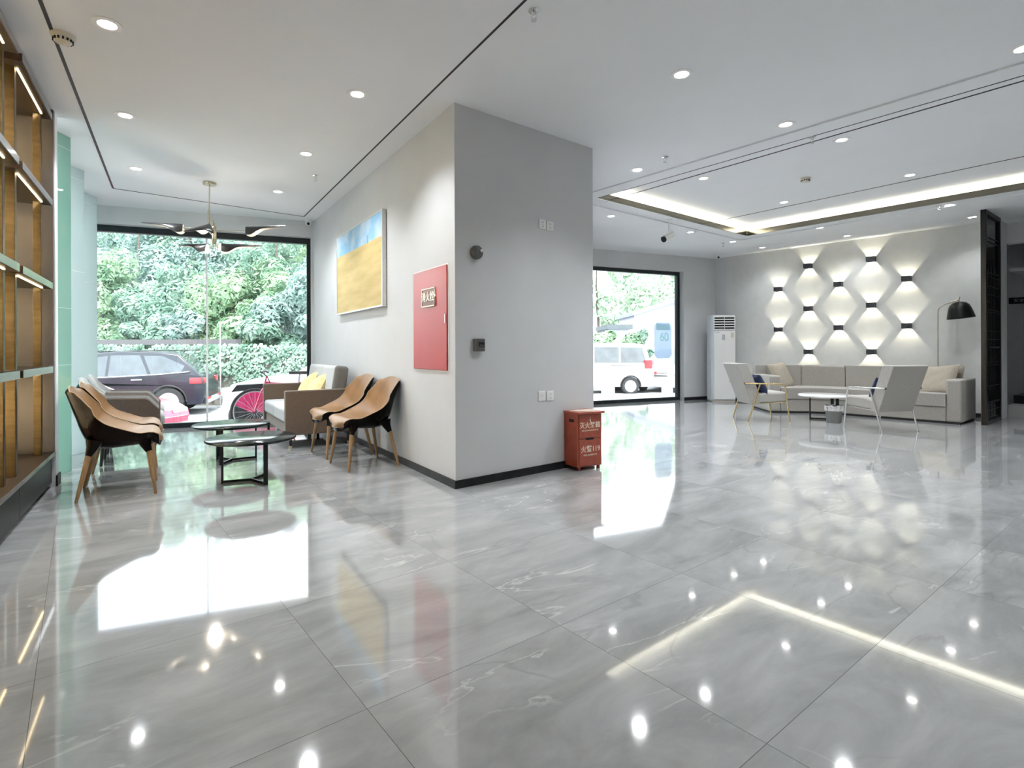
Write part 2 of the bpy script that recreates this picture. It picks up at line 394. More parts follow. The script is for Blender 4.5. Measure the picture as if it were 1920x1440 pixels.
# stub wall beside the screen and the dim passage behind it
Q0 = Vector((7.46, 8.06, 0)); Q1 = Q0+E2*.50
b = MB(); wallbox(b, Q0-E2*.06, Q1, 0, ZT, E1, .2); b.build('wall_stub', M_wall, smooth=False, kind='structure')
b = MB(); wallbox(b, Q1, Q1-E1*4.6, 2.66, ZT, E2, .15); b.build('wall_passage_lintel', M_wall, smooth=False, kind='structure')
b = MB(); wallbox(b, Q1+E2*1.7+E1*1.6, Q1+E2*1.7-E1*5, 0, ZT, E2, .15); wallbox(b, Q1+E1*1.6, Q1+E2*1.8+E1*1.6, 0, ZT, E1, .15)
wallbox(b, Q1+E1*.15, Q1+E1*1.6, 0, ZT, -E2, .15)
wallbox(b, Q1-E1*4.6, Q1+E2*1.8-E1*4.6, 0, ZT, -E1, .15)
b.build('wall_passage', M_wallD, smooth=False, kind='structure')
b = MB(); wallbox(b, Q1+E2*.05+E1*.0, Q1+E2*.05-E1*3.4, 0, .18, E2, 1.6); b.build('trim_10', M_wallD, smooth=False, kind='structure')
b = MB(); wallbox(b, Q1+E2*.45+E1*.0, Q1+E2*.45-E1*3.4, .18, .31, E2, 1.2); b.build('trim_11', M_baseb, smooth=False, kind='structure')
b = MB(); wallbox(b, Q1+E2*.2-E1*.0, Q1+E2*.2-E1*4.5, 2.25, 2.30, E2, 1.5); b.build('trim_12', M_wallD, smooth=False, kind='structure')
# back of the room (behind the camera), left wall behind the bookcase
b = MB(); wallbox(b, BL-E2*.3, RB+E2*.2, 0, ZT, -E1, .2); b.build('wall_back', M_wallL, smooth=False, kind='structure')
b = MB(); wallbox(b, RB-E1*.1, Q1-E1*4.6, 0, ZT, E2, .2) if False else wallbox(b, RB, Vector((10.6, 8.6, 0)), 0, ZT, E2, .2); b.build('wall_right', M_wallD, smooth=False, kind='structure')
b = MB(); wallbox(b, K-KU*.13-KN*.36, BL+KU*.3, 0, ZT, -KN, .15); wallbox(b, K-KU*.13-KN*.36, K-KU*.01-KN*.36, 0, ZT, KN, .365)
b.build('wall_left', M_white, smooth=False, kind='structure')
b = MB(); wallbox(b, K-KU*.145+KN*.005, K-KU*.0+KN*.005, 0, .085, KN, .012); wallbox(b, K-KU*.145+KN*.017, K-KU*.145-KN*.3, 0, .085, -KU, .012); b.build('baseboard_end', M_baseb, smooth=False, kind='structure')

# window frames and panes
def window(name, p, q, head, n, bars, bot, glassname='pane', mull=None, back=.12, sides=(1, 1)):
    d = (q-p).normalized(); ang = math.atan2(d.y, d.x); L_ = (q-p).length
    r = bpy.data.objects.new(name, None); COL.objects.link(r); r['kind'] = 'structure'
    r.location = (p.x, p.y, 0); r.rotation_euler = (0, 0, ang)
    s = bars[1]; t = bars[0]
    MB().bx(0, L_, back, back+.09, head-t, head).build('frame_head', M_frame, r, bevel=.004)
    MB().bx(0, L_, back, back+.09, 0, bot).build('frame_sill', M_frame, r, bevel=.004)
    if sides[0]: MB().bx(0, s, back, back+.09, bot, head-t).build('frame_jamb', M_frame, r, bevel=.004)
    if sides[1]: MB().bx(L_-s, L_, back, back+.09, bot, head-t).build('frame_jamb', M_frame, r, bevel=.004)
    MB().bx(s*.5, L_-s*.5, back+.045, back+.055, bot*.5, head-t*.5).build(glassname, M_glass, r, smooth=False)
    if mull is not None: MB().bx(mull-.011, mull+.011, back+.038, back+.062, bot, head-t).build('silicone_joint', M_white, r)
    return r
mx_ = onp(388, 600, W1L+W1N*.165, AE+W1N*.165)
window('window_1', W1L, x1R, ho1, W1N, (.085, .055), .065, mull=(Vector((mx_.x, mx_.y, 0))-(W1L+W1N*.165)).dot(W1D))
window('window_2', x2L, x2R, ho2, W2N, (.07, .06), .065)
# saw-tooth line of green glass on the left
def green_glass(name, c, tr):
    m = bpy.data.materials.new(name); m.use_nodes = True; t = m.node_tree; t.nodes.clear()
    o = t.nodes.new('ShaderNodeOutputMaterial'); a = t.nodes.new('ShaderNodeMixShader'); d = t.nodes.new('ShaderNodeMixShader')
    tl = t.nodes.new('ShaderNodeBsdfTranslucent'); tp = t.nodes.new('ShaderNodeBsdfTransparent'); gl = t.nodes.new('ShaderNodeBsdfGlossy'); gl.inputs['Roughness'].default_value = .02
    n = t.nodes.new('ShaderNodeTexNoise'); n.inputs['Scale'].default_value = 1.2; r = t.nodes.new('ShaderNodeValToRGB')
    r.color_ramp.elements[0].color = (*[x*.93 for x in c], 1); r.color_ramp.elements[1].color = (*[min(1, x*1.05) for x in c], 1)
    t.links.new(n.outputs['Fac'], r.inputs[0]); t.links.new(r.outputs[0], tl.inputs[0]); tp.inputs[0].default_value = (*c, 1)
    a.inputs[0].default_value = tr; t.links.new(tl.outputs[0], a.inputs[1]); t.links.new(tp.outputs[0], a.inputs[2])
    fr = t.nodes.new('ShaderNodeFresnel'); fr.inputs[0].default_value = 1.8
    t.links.new(fr.outputs[0], d.inputs[0]); t.links.new(a.outputs[0], d.inputs[1]); t.links.new(gl.outputs[0], d.inputs[2]); t.links.new(d.outputs[0], o.inputs[0])
    return m
M_green1 = green_glass('darker_green_glass', (.50, .70, .61), .12)
M_green = green_glass('green_glass', (.76, .85, .83), .15)
PP = [Vector((-3.80, 4.86, 0)), Vector((-4.36, 5.76, 0)), Vector((-4.95, 6.75, 0))]
QQ = [Vector((-3.78, 4.46, 0)), Vector((-4.355, 4.90, 0)), Vector((-4.94, 5.80, 0))]
for i in range(3):
    r = bpy.data.objects.new('window_%d' % (i+3), None); COL.objects.link(r); r['kind'] = 'structure'
    p, q = QQ[i], PP[i]; r.location = (p.x, p.y, 0); d = q-p; r.rotation_euler = (0, 0, math.atan2(d.y, d.x))
    MB().bx(0, d.length, -.006, .006, 0, H-.001).build('pane', M_green1 if i == 0 else M_green, r, smooth=False)
    for z in (2.86, 1.45, .95) if i == 0 else (2.86, 1.9):
        MB().bx(0, d.length, -.0065, .0065, z-.002, z+.002).build('glass_joint', M_white, r, smooth=False)
for i in range(3):
    p = PP[i]; q = (QQ+[Vector((-5.6, 6.80, 0))])[i+1]
    d = (q-p).normalized(); n = Vector((-d.y, d.x, 0)); b = MB(); wallbox(b, p+d*.02, q, 0, H, -n, .012); o = b.build('window_%d' % (i+6), M_green, smooth=False); o['kind'] = 'structure'
b = MB(); b.prism([(-5.45, 6.986), (-5.6, 6.75), (-5.9, 6.8), (-5.7, 7.3)], 0, ZT); b.build('wall_corner', M_wall, smooth=False, kind='structure')
# ================================================================== CEILING FIXTURES
def in_tray(p):
    d = p-T0; a = d.dot(TD); c = d.dot(TE); return 0 < a < tl and 0 < c < 5.6
PX_D = [(201, 45), (235, 216), (670, 176), (574, 288), (255, 316), (521, 359), (1278, 139), (1473, 233), (1195, 318), (1146, 405), (1295, 435), (1429, 464), (1537, 427), (1588, 442), (1374, 453), (1780, 384), (1823, 407), (1920, 90)]
PX_T = [(1578, 262), (1319, 334), (1470, 379), (1706, 328)]
def downlight(loc, label, watts=DOWN_W, r=.062, group='recessed ceiling downlights'):
    t = thing('downlight', label, 'ceiling light', loc, 0, group)
    MB().lathe([(r*.74, -.001), (r*.80, -.006), (r*1.2, -.004), (r*1.25, 0), (r*1.25, .004), (r*.74, .004)], 28).build('trim_ring', M_plastic, t)
    MB().lathe([(.0001, -.0025), (r*.74, -.0015), (r*.76, .003)], 24).build('lens', M_lens, t)
    spot('lamp', (0, 0, -.012), (0, 0, -1), watts, R(124), .7, (.93, .965, 1), .05, t)
    return t
DL = {
 0: 'large downlight nearest the smoke detector at the upper left', 1: 'downlight above the bookcase end, second from the left front', 2: 'downlight in front of the pillar edge, left bay of ceiling',
 3: 'downlight near the sprinkler above the framed painting', 4: 'faint downlight near the left ceiling groove by the chandelier', 5: 'faint downlight in the corner behind the chandelier rod',
 6: 'downlight nearest the camera right of the pillar', 7: 'downlight beside the twin ceiling slots, middle of the right bay', 8: 'downlight just right of the pillar top edge',
 9: 'unlit looking downlight beside the left end of the ceiling tray', 10: 'small downlight next to the hanging camera', 11: 'small downlight over the left sconces, against the wall',
 12: 'small downlight beyond the tray corner, over the lounge', 13: 'small downlight beside the sconce wall top edge', 14: 'small downlight near the sprinkler beyond the tray corner',
 15: 'small downlight beside the sprinkler over the floor lamp', 16: 'downlight nearest the slatted glass screen', 17: 'downlight cut by the right edge of the photo'}
for i, (x, y) in enumerate(PX_D):
    downlight(atz(x, y, H), DL[i], DOWN_W*(.30 if i in (11, 13, 16) else .6 if i in (12, 14, 15) else 1))
for (x, y), lab in zip(PX_T, ('downlight in the tray between the twin slots and the detector', 'downlight in the tray nearest its short glowing end', 'faint downlight in the tray beside the single slot, left', 'downlight in the tray beside the single slot, right')):
    downlight(atz(x, y, ZR), lab)
for p, w, lab in (((2.6, 1.2), .55, 'to the right, nearest the camera'), ((5.6, 3.2), 1.0, 'under the open end of the ceiling tray'), ((7.6, 5.6), 1.0, 'in front of the dim passage opening'), ((.6, .2), .25, 'directly behind the camera position'), ((4.0, .0), .5, 'along the back wall of the room'), ((8.6, 3.8), .8, 'in the far right back corner')):  # unseen downlights, added to light the room outside the view
    downlight((p[0], p[1], H), 'added unseen downlight '+lab, DOWN_W*w)

def smoke(loc, label, s=1.0):
    t = thing('smoke_detector', label, 'smoke detector', loc)
    MB().lathe([(.0001, -.052*s), (.028*s, -.05*s), (.042*s, -.040*s), (.046*s, -.028*s)], 32).build('sensor_dome', M_cream, t)
    MB().lathe([(.04*s, -.03*s), (.052*s, -.022*s), (.06*s, -.01*s), (.062*s, 0), (.03*s, 0)], 32).build('base', M_cream, t)
    for k in range(14):
        a = 2*PI*k/14
        MB().box((.047*s*math.cos(a), .047*s*math.sin(a), -.033*s), (.006*s, .009*s, .014*s), a).build('vent_slit', M_blackm, t, smooth=False)
smoke(atz(118, 66, H-.0)+Vector((0, 0, 0)), 'cream smoke detector with black slits beside the left ceiling groove', 1.05)
smoke(atz(1510, 334, ZR), 'small round smoke detector in the middle of the ceiling tray', 1.0)
def sprinkler(loc, label, s=1.0):
    t = thing('sprinkler_head', label, 'sprinkler', loc, 0, 'fire sprinkler heads')
    MB().lathe([(.030*s, 0), (.032*s, -.003*s), (.012*s, -.006*s), (.012*s, -.02*s), (.0001, -.021*s)], 18).build('escutcheon', M_chrome, t)
    for sg in (-1, 1): MB().tube([(sg*.010*s, 0, -.018*s), (sg*.014*s, 0, -.032*s), (sg*.009*s, 0, -.046*s), (0, 0, -.052*s)], .0028*s, 8).build('frame_arm', M_chrome, t)
    MB().lathe([(.0001, -.052*s), (.016*s, -.053*s), (.017*s, -.056*s), (.0001, -.056*s)], 16).build('deflector', M_chrome, t)
for (x, y, lab, z) in ((1001, 20, 'chrome sprinkler head beside the long groove in front of the pillar', H), (592, 329, 'sprinkler head over the painting wall near the chandelier', H), (1247, 294, 'tiny sprinkler head in the plain ceiling right of the pillar', H), (1523, 257, 'tiny sprinkler head on the twin slots', H), (1356, 456, 'tiny sprinkler head near the dome camera', H), (1760, 386, 'small sprinkler head over the floor lamp', H)):
    sprinkler(atz(x, y, z), lab, 1.0)

# surveillance cameras
def dome_cam(loc, label, face):
    t = thing('dome_camera', label, 'security camera', loc, R(face))
    MB().lathe([(.055, 0), (.056, -.02), (.05, -.028), (.0001, -.03)], 26).build('base', M_plastic, t)
    b = MB(); b.lathe([(.0001, -.085), (.02, -.082), (.036, -.068), (.042, -.048), (.04, -.028), (.0001, -.026)], 24); b.build('ball_housing', M_plastic, t)
    b = MB(); b.tube([(.022, 0, -.06), (.046, 0, -.068)], .020, 16); b.build('lens', M_blackm, t)
dome_cam(atz(578, 412, H), 'small white dome camera in the corner above the large window', -70)
dome_cam(atz(1347, 477, H), 'white dome camera in the ceiling corner over the air conditioner', -110)
p = atz(1254, 412, H)
t = thing('bullet_camera', 'white bullet camera on a drop stem below the ceiling tray edge', 'security camera', p, R(205))
MB().lathe([(.04, 0), (.04, -.012), (.012, -.018)], 20).build('ceiling_plate', M_plastic, t)
MB().tube([(0, 0, -.015), (0, 0, -.16)], .011, 12).build('stem', M_plastic, t)
for s in (-1, 1): MB().tube([(0, 0, -.15), (0, s*.03, -.18), (0, s*.034, -.24)], .006, 8).build('yoke', M_plastic, t)
b = MB(); b.T = Matrix.Translation((0, 0, -.25)) @ Matrix.Rotation(R(25), 4, 'Y'); b.tube([(-.09, 0, 0), (.10, 0, 0)], .045, 20); b.box((0.02, 0, .045), (.2, .085, .008)); b.build('housing', M_plastic, t, bevel=.003)
b = MB(); b.T = Matrix.Translation((0, 0, -.25)) @ Matrix.Rotation(R(25), 4, 'Y'); b.tube([(.10, 0, 0), (.118, 0, 0)], .046, 20); b.build('lens_ring', M_blackm, t)

# chandelier ------------------------------------------------------
p = atz(393, 342, H)
t = thing('chandelier', 'gold spider chandelier with black leaf-shaped shades by the large window', 'chandelier', p)
M_brass = mat('satin_brass', (.62, .56, .42), .2, 1, var=.05, scale=30)
M_blade = mat('black_shade', (.03, .03, .032), .3, .3, var=.2, scale=20)
M_bladein = mat('white_shade_inside', (.6, .58, .54), .5)
M_bulb = emit_mat('warm_bulb', (1, .88, .68), 12)
MB().lathe([(.0001, -.03), (.068, -.03), (.07, -.027), (.07, 0), (.0001, 0)], 28).build('canopy', M_brass, t, bevel=.002)
MB().tube([(0, 0, -.02), (0, -.02, -.55)], .007, 12).build('drop_rod', M_brass, t)
MB().tube([(0, -.02, -.33), (0, -.02, -.55)], .012, 12).build('sleeve', M_brass, t)
MB().tube([(0, -.02, -.54), (.05, -.02, -.60)], .016, 10).build('swivel', M_brass, t)
for dx, z0, z1 in ((.052, -.43, -.73), (.068, -.50, -.78), (.060, -.47, -.70)): MB().tube([(dx, -.02+(dx-.06)*2, z0), (dx, -.02+(dx-.06)*2, z1)], .009, 12).build('cluster_tube', M_brass, t)
def shade_part(az, zz, r0, r1, lit=True, tilt=0):
    ca, sa = math.cos(R(az)), math.sin(R(az)); Lb = .44
    base = Matrix.Translation((.06, -.02, zz)) @ Matrix.Rotation(R(az), 4, 'Z') @ Matrix.Rotation(R(tilt), 4, 'Y')
    b = MB(); b.T = base; b.tube([(0, 0, 0), (r0+.05, 0, 0)], .0035, 8); arm = b.build('arm', M_brass, t)
    def outer(off):
        def f(u, v):    # u along length, v around the half shell
            x = r0+u*Lb; w = (.072*(math.sin(min(1, u*3.2+.28)*PI/2))*(1-u**1.6)+.004); hh = .04+.07*math.exp(-((u-.12)/.2)**2)*1.0
            hh *= (1-u)**.45
            a = PI*v; return (x, (w-off)*math.cos(a), .045+.0*u-hh*(1-math.sin(a))+(-off if off else 0)+.02*u)
        return f
    b = MB(); b.T = base; b.grid(outer(0), 22, 13); b.build('shade', M_blade, t)
    b = MB(); b.T = base; b.grid(outer(.004), 22, 13); b.build('shade_lining', M_bladein, t)
    b = MB(); b.T = base; b.tube([(r0+.03, 0, .015), (r0+.07, 0, .012)], .012, 10); b.build('lamp_holder', M_brass, t)
    b = MB(); b.T = base @ Matrix.Translation((r0+.105, 0, .008)); b.lathe([(.0001, -.026), (.018, -.02), (.027, 0), (.018, .02), (.0001, .026)], 14); b.build('bulb', M_bulb, t)
for az, zz, r0, tl_ in ((190, -.52, .32, 2), (14, -.545, .33, -2), (262, -.50, .08, 25), (160, -.735, .10, 0), (28, -.735, .07, 0), (92, -.70, .15, 0)):
    shade_part(az, zz, r0, 0, tilt=tl_)
l = bpy.data.lights.new('chandelier_lamp', 'POINT'); l.energy = 6; l.color = (1, .92, .82); l.shadow_soft_size = .05
lo = bpy.data.objects.new('lamp', l); COL.objects.link(lo); lo.parent = t; lo.location = (.06, -.02, -.83)

# ================================================================== WALL THINGS
def wall_thing(name, label, cat, pt, n, group=None):
    t = thing(name, label, cat, pt, math.atan2(n.y, n.x)+PI/2, group); return t     # local x along the wall, local -y into the room
# painting
pc = (onp(631, 447, C0+NA*.03, AE+NA*.03)+onp(717, 574, C0+NA*.03, AE+NA*.03))/2
PL, PR_ = onp(631, 520, C0+NA*.045, AE+NA*.045), onp(717, 480, C0+NA*.045, AE+NA*.045); pw = (Vector((PL.x, PL.y, 0))-Vector((PR_.x, PR_.y, 0))).length
zt = (onp(631, 447, C0+NA*.045, AE+NA*.045).z+onp(716.5, 389.5, C0+NA*.045, AE+NA*.045).z)/2; zb = (onp(632, 591, C0+NA*.045, AE+NA*.045).z+onp(717, 574, C0+NA*.045, AE+NA*.045).z)/2
mid = (Vector((PL.x, PL.y, 0))+Vector((PR_.x, PR_.y, 0)))/2-NA*.045
t = wall_thing('painting', 'silver-framed painting of a yellow field under blue sky on the side wall', 'painting', mid+Vector((0, 0, (zt+zb)/2)), NA)
ph = zt-zb
m = bpy.data.materials.new('field_painting'); m.use_nodes = True; tn = m.node_tree; bs = tn.nodes['Principled BSDF']; bs.inputs['Roughness'].default_value = .7
tcn = tn.nodes.new('ShaderNodeTexCoord'); sp = tn.nodes.new('ShaderNodeSeparateXYZ'); tn.links.new(tcn.outputs['Object'], sp.inputs[0])
n1 = tn.nodes.new('ShaderNodeTexNoise'); n1.inputs['Scale'].default_value = 2.4; n1.inputs['Detail'].default_value = 6; tn.links.new(tcn.outputs['Object'], n1.inputs[0])
r1 = tn.nodes.new('ShaderNodeValToRGB'); r1.color_ramp.elements[0].position = .46; r1.color_ramp.elements[0].color = (.25, .47, .68, 1); r1.color_ramp.elements[1].position = .66; r1.color_ramp.elements[1].color = (.66, .72, .78, 1); tn.links.new(n1.outputs[0], r1.inputs[0])
mp = tn.nodes.new('ShaderNodeMapping'); mp.inputs['Scale'].default_value = (.8, 1, 5); tn.links.new(tcn.outputs['Object'], mp.inputs[0])
n2 = tn.nodes.new('ShaderNodeTexNoise'); n2.inputs['Scale'].default_value = 1.8; n2.inputs['Detail'].default_value = 7; tn.links.new(mp.outputs[0], n2.inputs[0])
r2 = tn.nodes.new('ShaderNodeValToRGB'); r2.color_ramp.elements[0].position = .35; r2.color_ramp.elements[0].color = (.50, .38, .15, 1); r2.color_ramp.elements[1].position = .65; r2.color_ramp.elements[1].color = (.64, .50, .23, 1); tn.links.new(n2.outputs[0], r2.inputs[0])
cmpn = tn.nodes.new('ShaderNodeMath'); cmpn.operation = 'GREATER_THAN'; cmpn.inputs[1].default_value = ph/2-ph*.27
tn.links.new(sp.outputs[2], cmpn.inputs[0]); mx = tn.nodes.new('ShaderNodeMix'); mx.data_type = 'RGBA'
tn.links.new(cmpn.outputs[0], mx.inputs[0]); tn.links.new(r2.outputs[0], mx.inputs[6]); tn.links.new(r1.outputs[0], mx.inputs[7]); tn.links.new(mx.outputs[2], bs.inputs['Base Color'])
M_silver = mat('silver_frame', (.70, .70, .68), .35, .6, var=.05)
M_kraft = mat('frame_side', (.45, .44, .38), .6)
MB().bx(-pw/2+.012, pw/2-.012, -.042, -.03, -ph/2+.012, ph/2-.012).build('canvas', m, t, smooth=False)
for (a, c, d, e) in ((-pw/2, pw/2, ph/2-.016, ph/2), (-pw/2, pw/2, -ph/2, -ph/2+.016), (-pw/2, -pw/2+.016, -ph/2+.016, ph/2-.016), (pw/2-.016, pw/2, -ph/2+.016, ph/2-.016)):
    MB().bx(a, c, -.048, -.004, d, e).build('frame_bar', M_silver, t, bevel=.002)
MB().bx(pw*.22, pw*.225, -.0435, -.042, ph*.5-ph*.28, ph*.5-ph*.19).build('painted_mark', M_blackm, t)
# red hydrant door
P0, P1 = onp(777.5, 514, C0, AE), onp(840, 497, C0, AE); w = (Vector((P0.x, P0.y, 0))-Vector((P1.x, P1.y, 0))).length
mid = (P0+P1)/2; mid.z = (1.744+.905)/2; hh = 1.744-.905
t = wall_thing('hydrant_cabinet', 'red fire hydrant cabinet door set flush in the side wall', 'fire hydrant cabinet', mid, NA)
M_red = mat('red_enamel', (.36, .035, .035), .32, 0, var=.03, scale=6, spec=.35)
MB().bx(-w/2-.012, w/2+.012, -.003, 0, -hh/2-.012, hh/2+.012).build('wall_trim', M_white, t)
MB().bx(-w/2, w/2, -.014, -.002, -hh/2, hh/2).build('door', M_red, t, bevel=.003)
MB().bx(w*.46, w*.475, -.02, -.013, -.04, .03).build('latch', M_chrome, t, bevel=.002)
pz = hh/2-.235
M_platel = mat('plate_relief', (.62, .54, .44), .38, .7, var=.1, scale=40)
pl = MB().bx(-.125, .125, -.022, -.014, pz-.075, pz+.075).build('name_plate', mat('plate_field', (.16, .07, .045), .4, .3), t, bevel=.002)
b = MB()
for (a, c, d, e) in ((-.13, .13, .068, .078), (-.13, .13, -.078, -.068), (-.13, -.122, -.078, .078), (.122, .13, -.078, .078)): b.bx(a, c, -.026, -.014, pz+d, pz+e)
b.build('plate_rim', M_platel, pl, bevel=.002)
text_mesh('消火栓', .085, M_platel, pl, 'embossed_lettering', Matrix.Translation((0, -.0225, pz)) @ Matrix.Rotation(PI/2, 4, 'X'), .003, .0015)
# siren, push button, sockets on the front of the pillar
def on_front(px, py): return onp(px, py, C0, C1)
t = wall_thing('fire_siren', 'round dark grey alarm siren on the pillar front', 'alarm siren', on_front(891, 474), cn)
M_dgrey = mat('dark_grey_plastic', (.07, .072, .075), .4, var=.1)
b = MB(); b.T = Matrix.Rotation(PI/2, 4, 'X'); b.lathe([(.052, 0), (.056, .01), (.053, .035), (.04, .05), (.02, .056), (.0001, .057)], 32); b.build('housing', M_dgrey, t)
for k in range(9):
    x = -.036+k*.009
    MB().tube([(x, -.05+abs(x)*.3, -.035), (x, -.058+abs(x)*.45, 0), (x, -.05+abs(x)*.3, .035)], .0016, 6).build('grille_rib', M_blackm, t)
b = MB(); b.T = Matrix.Translation((.022, -.05, .012)) @ Matrix.Rotation(PI/2, 4, 'X'); b.lathe([(.012, 0), (.012, .008), (.0001, .012)], 18); b.build('strobe_lens', M_plastic, t)
t = wall_thing('call_point', 'square dark grey fire alarm button on the pillar front', 'alarm button', on_front(895, 647), cn)
MB().bx(-.045, .045, -.045, 0, -.05, .05).build('housing', M_dgrey, t, bevel=.005)
MB().bx(-.018, .036, -.05, -.044, -.018, .022).build('button_window', M_blackm, t, bevel=.002)
MB().bx(-.008, .004, -.053, -.049, -.012, .004).build('break_tab', M_dgrey, t); MB().bx(.012, .024, -.053, -.049, -.012, .004).build('break_tab', M_dgrey, t)
def socket(px, py, label, kind):
    t = wall_thing('power_socket', label, 'wall socket', on_front(px, py), cn, 'white wall plates on the pillar front')
    MB().bx(-.041, .041, -.009, 0, -.043, .043).build('plate', M_plastic, t, bevel=.003)
    MB().bx(-.031, .031, -.0105, -.0085, -.033, .033).build('insert', M_plastic, t, bevel=.002)
    if kind:
        for x, z, rz in ((-.007, .016, 0), (.007, .016, 0)): MB().bx(x-.002, x+.002, -.0112, -.010, z-.004, z+.004).build('pin_hole', M_blackm, t, smooth=False)
        for x, z, an in ((0, -.006, 0), (-.009, -.02, 35), (.009, -.02, -35)):
            b = MB(); b.T = Matrix.Translation((x, -.0106, z)) @ Matrix.Rotation(R(an), 4, 'Y'); b.bx(-.0016, .0016, -.0006, .0006, -.005, .005); b.build('pin_hole', M_blackm, t, smooth=False)
    else: MB().bx(-.004, .004, -.013, -.010, -.004, .008).build('key_switch', M_cream, t, bevel=.001)
socket(1016.3, 420.5, 'left one of the two high sockets on the pillar front', 1)
socket(1030.3, 424, 'right one of the two high sockets on the pillar front', 1)
socket(1015, 742.5, 'left white wall plate low on the pillar, with a small key hole', 0)
socket(1030.7, 742, 'right one of the low white sockets above the red box', 1)

# sconces ---------------------------------------------------------
M_sc = mat('sconce_black', (.045, .048, .058), .35, .4, var=.1)
SX = [(1462, 543), (1517, 500), (1573, 534), (1635, 487), (1701, 523), (1462, 618), (1517, 580), (1574, 615), (1635, 573), (1702, 611), (1518, 660), (1635, 660)]
COLN = ['first column from the left', 'second column from the left', 'middle column', 'fourth column from the left', 'last column, nearest the floor lamp']
LBS = ['upper sconce of the first column from the left', 'top sconce of the second column from the left', 'upper sconce of the middle column', 'top sconce of the fourth column, highest towards the right', 'upper sconce of the last column, nearest the floor lamp',
       'lower sconce of the first column from the left', 'middle sconce of the second column from the left', 'lower sconce of the middle column', 'middle sconce of the fourth column from the left', 'lower sconce of the last column, nearest the floor lamp',
       'bottom sconce of the second column, just above the sofa back', 'bottom sconce of the fourth column, just above the armchair back']
XS = [1.06, 1.595, 2.095, 2.595, 3.095]; ZS = [2.208, 2.594, 2.208, 2.594, 2.206, 1.432, 1.803, 1.432, 1.804, 1.431, 1.0, 1.0]
IX = [0, 1, 2, 3, 4, 0, 1, 2, 3, 4, 1, 3]
def sconce(i):
    q = S0+SD*XS[IX[i]]; t = wall_thing('wall_sconce', 'black box wall light, '+LBS[i], 'wall light', (q.x, q.y, ZS[i]), SN, 'wall sconces of the lounge wall')
    w, h_, d = .122, .084, .11
    b = MB(); b.bx(-w/2, w/2, -d, -d+.004, -h_/2, h_/2); b.bx(-w/2, -w/2+.004, -d, 0, -h_/2, h_/2); b.bx(w/2-.004, w/2, -d, 0, -h_/2, h_/2); b.bx(-w/2, w/2, -.004, 0, -h_/2, h_/2)
    b.build('housing', M_sc, t, smooth=False)
    MB().bx(-.05, .05, -.095, -.088, -.012, .012).build('led_board', M_chrome, t)
    for s in (-1, 1):
        spot('lamp', (0, -.085, s*-.038), (0, .0, s), 4.2, R(100), .12, (1, .93, .72), .006, t)
for i in range(12): sconce(i)

# air conditioner ------------------------------------------------
af = atz(1329, 752, 0); 
a2 = Vector((4.80, 11.02, 0)); a1_ = Vector((4.36, 11.00, 0))
t = thing('air_conditioner', 'tall white floor standing air conditioner in the lounge corner', 'air conditioner', (4.56, 11.02, 0), R(-4))
M_ac = mat('ac_white', (.74, .735, .72), .3, var=.015, scale=5); M_acs = mat('ac_side', (.66, .69, .72), .3, var=.015, scale=5)
w, d, h_ = .46, .34, 1.735
MB().prism([(-w/2, -d/2+.06), (-w/2+.03, -d/2+.01), (w/2-.03, -d/2+.01), (w/2, -d/2+.06), (w/2, d/2), (-w/2, d/2)], .02, h_).build('cabinet_body', M_acs, t, bevel=.008)
MB().bx(-w/2+.035, w/2-.01, -d/2-.006, -d/2+.012, .05, h_-.32).build('front_panel', M_ac, t, bevel=.004)
MB().bx(-w/2+.03, w/2-.01, -d/2-.004, -d/2+.012, h_-.30, h_-.02).build('outlet_frame', M_ac, t, bevel=.004)
for k in range(5):
    z = h_-.275+k*.05
    MB().bx(-w/2+.045, w/2-.03, -d/2-.007, -d/2+.002, z, z+.028).build('outlet_slot', M_blackm, t, smooth=False)
    MB().bx(-w/2+.045, w/2-.03, -d/2-.012, -d/2-.004, z+.028, z+.036).build('louvre', M_ac, t, bevel=.001)
MB().bx(.005, .010, -d/2-.013, -d/2-.004, h_-.28, h_-.04).build('louvre_link', M_ac, t)
MB().bx(-.04, .02, -d/2-.009, -d/2-.005, h_-.50, h_-.39).build('display', mat('lcd', (.45, .47, .48), .2), t, bevel=.002)
text_mesh('Haier', .045, mat('ac_logo', (.25, .30, .38), .4), t, 'logo', Matrix.Translation((-.13, -d/2-.007, h_-.345)) @ Matrix.Rotation(PI/2, 4, 'X'), .0005)
MB().bx(.13, .19, -d/2-.0068, -d/2-.0055, h_-.45, h_-.345).build('energy_label', M_cream, t)
MB().bx(-w/2-.002, -w/2+.01, -.08, -.055, .12, .85).build('side_grip', mat('ac_grip', (.42, .45, .48), .4), t, bevel=.003)
MB().bx(-w/2+.01, w/2-.01, -d/2+.01, d/2-.01, 0, .05).build('plinth', mat('ac_plinth', (.5, .45, .40), .5), t, bevel=.004)

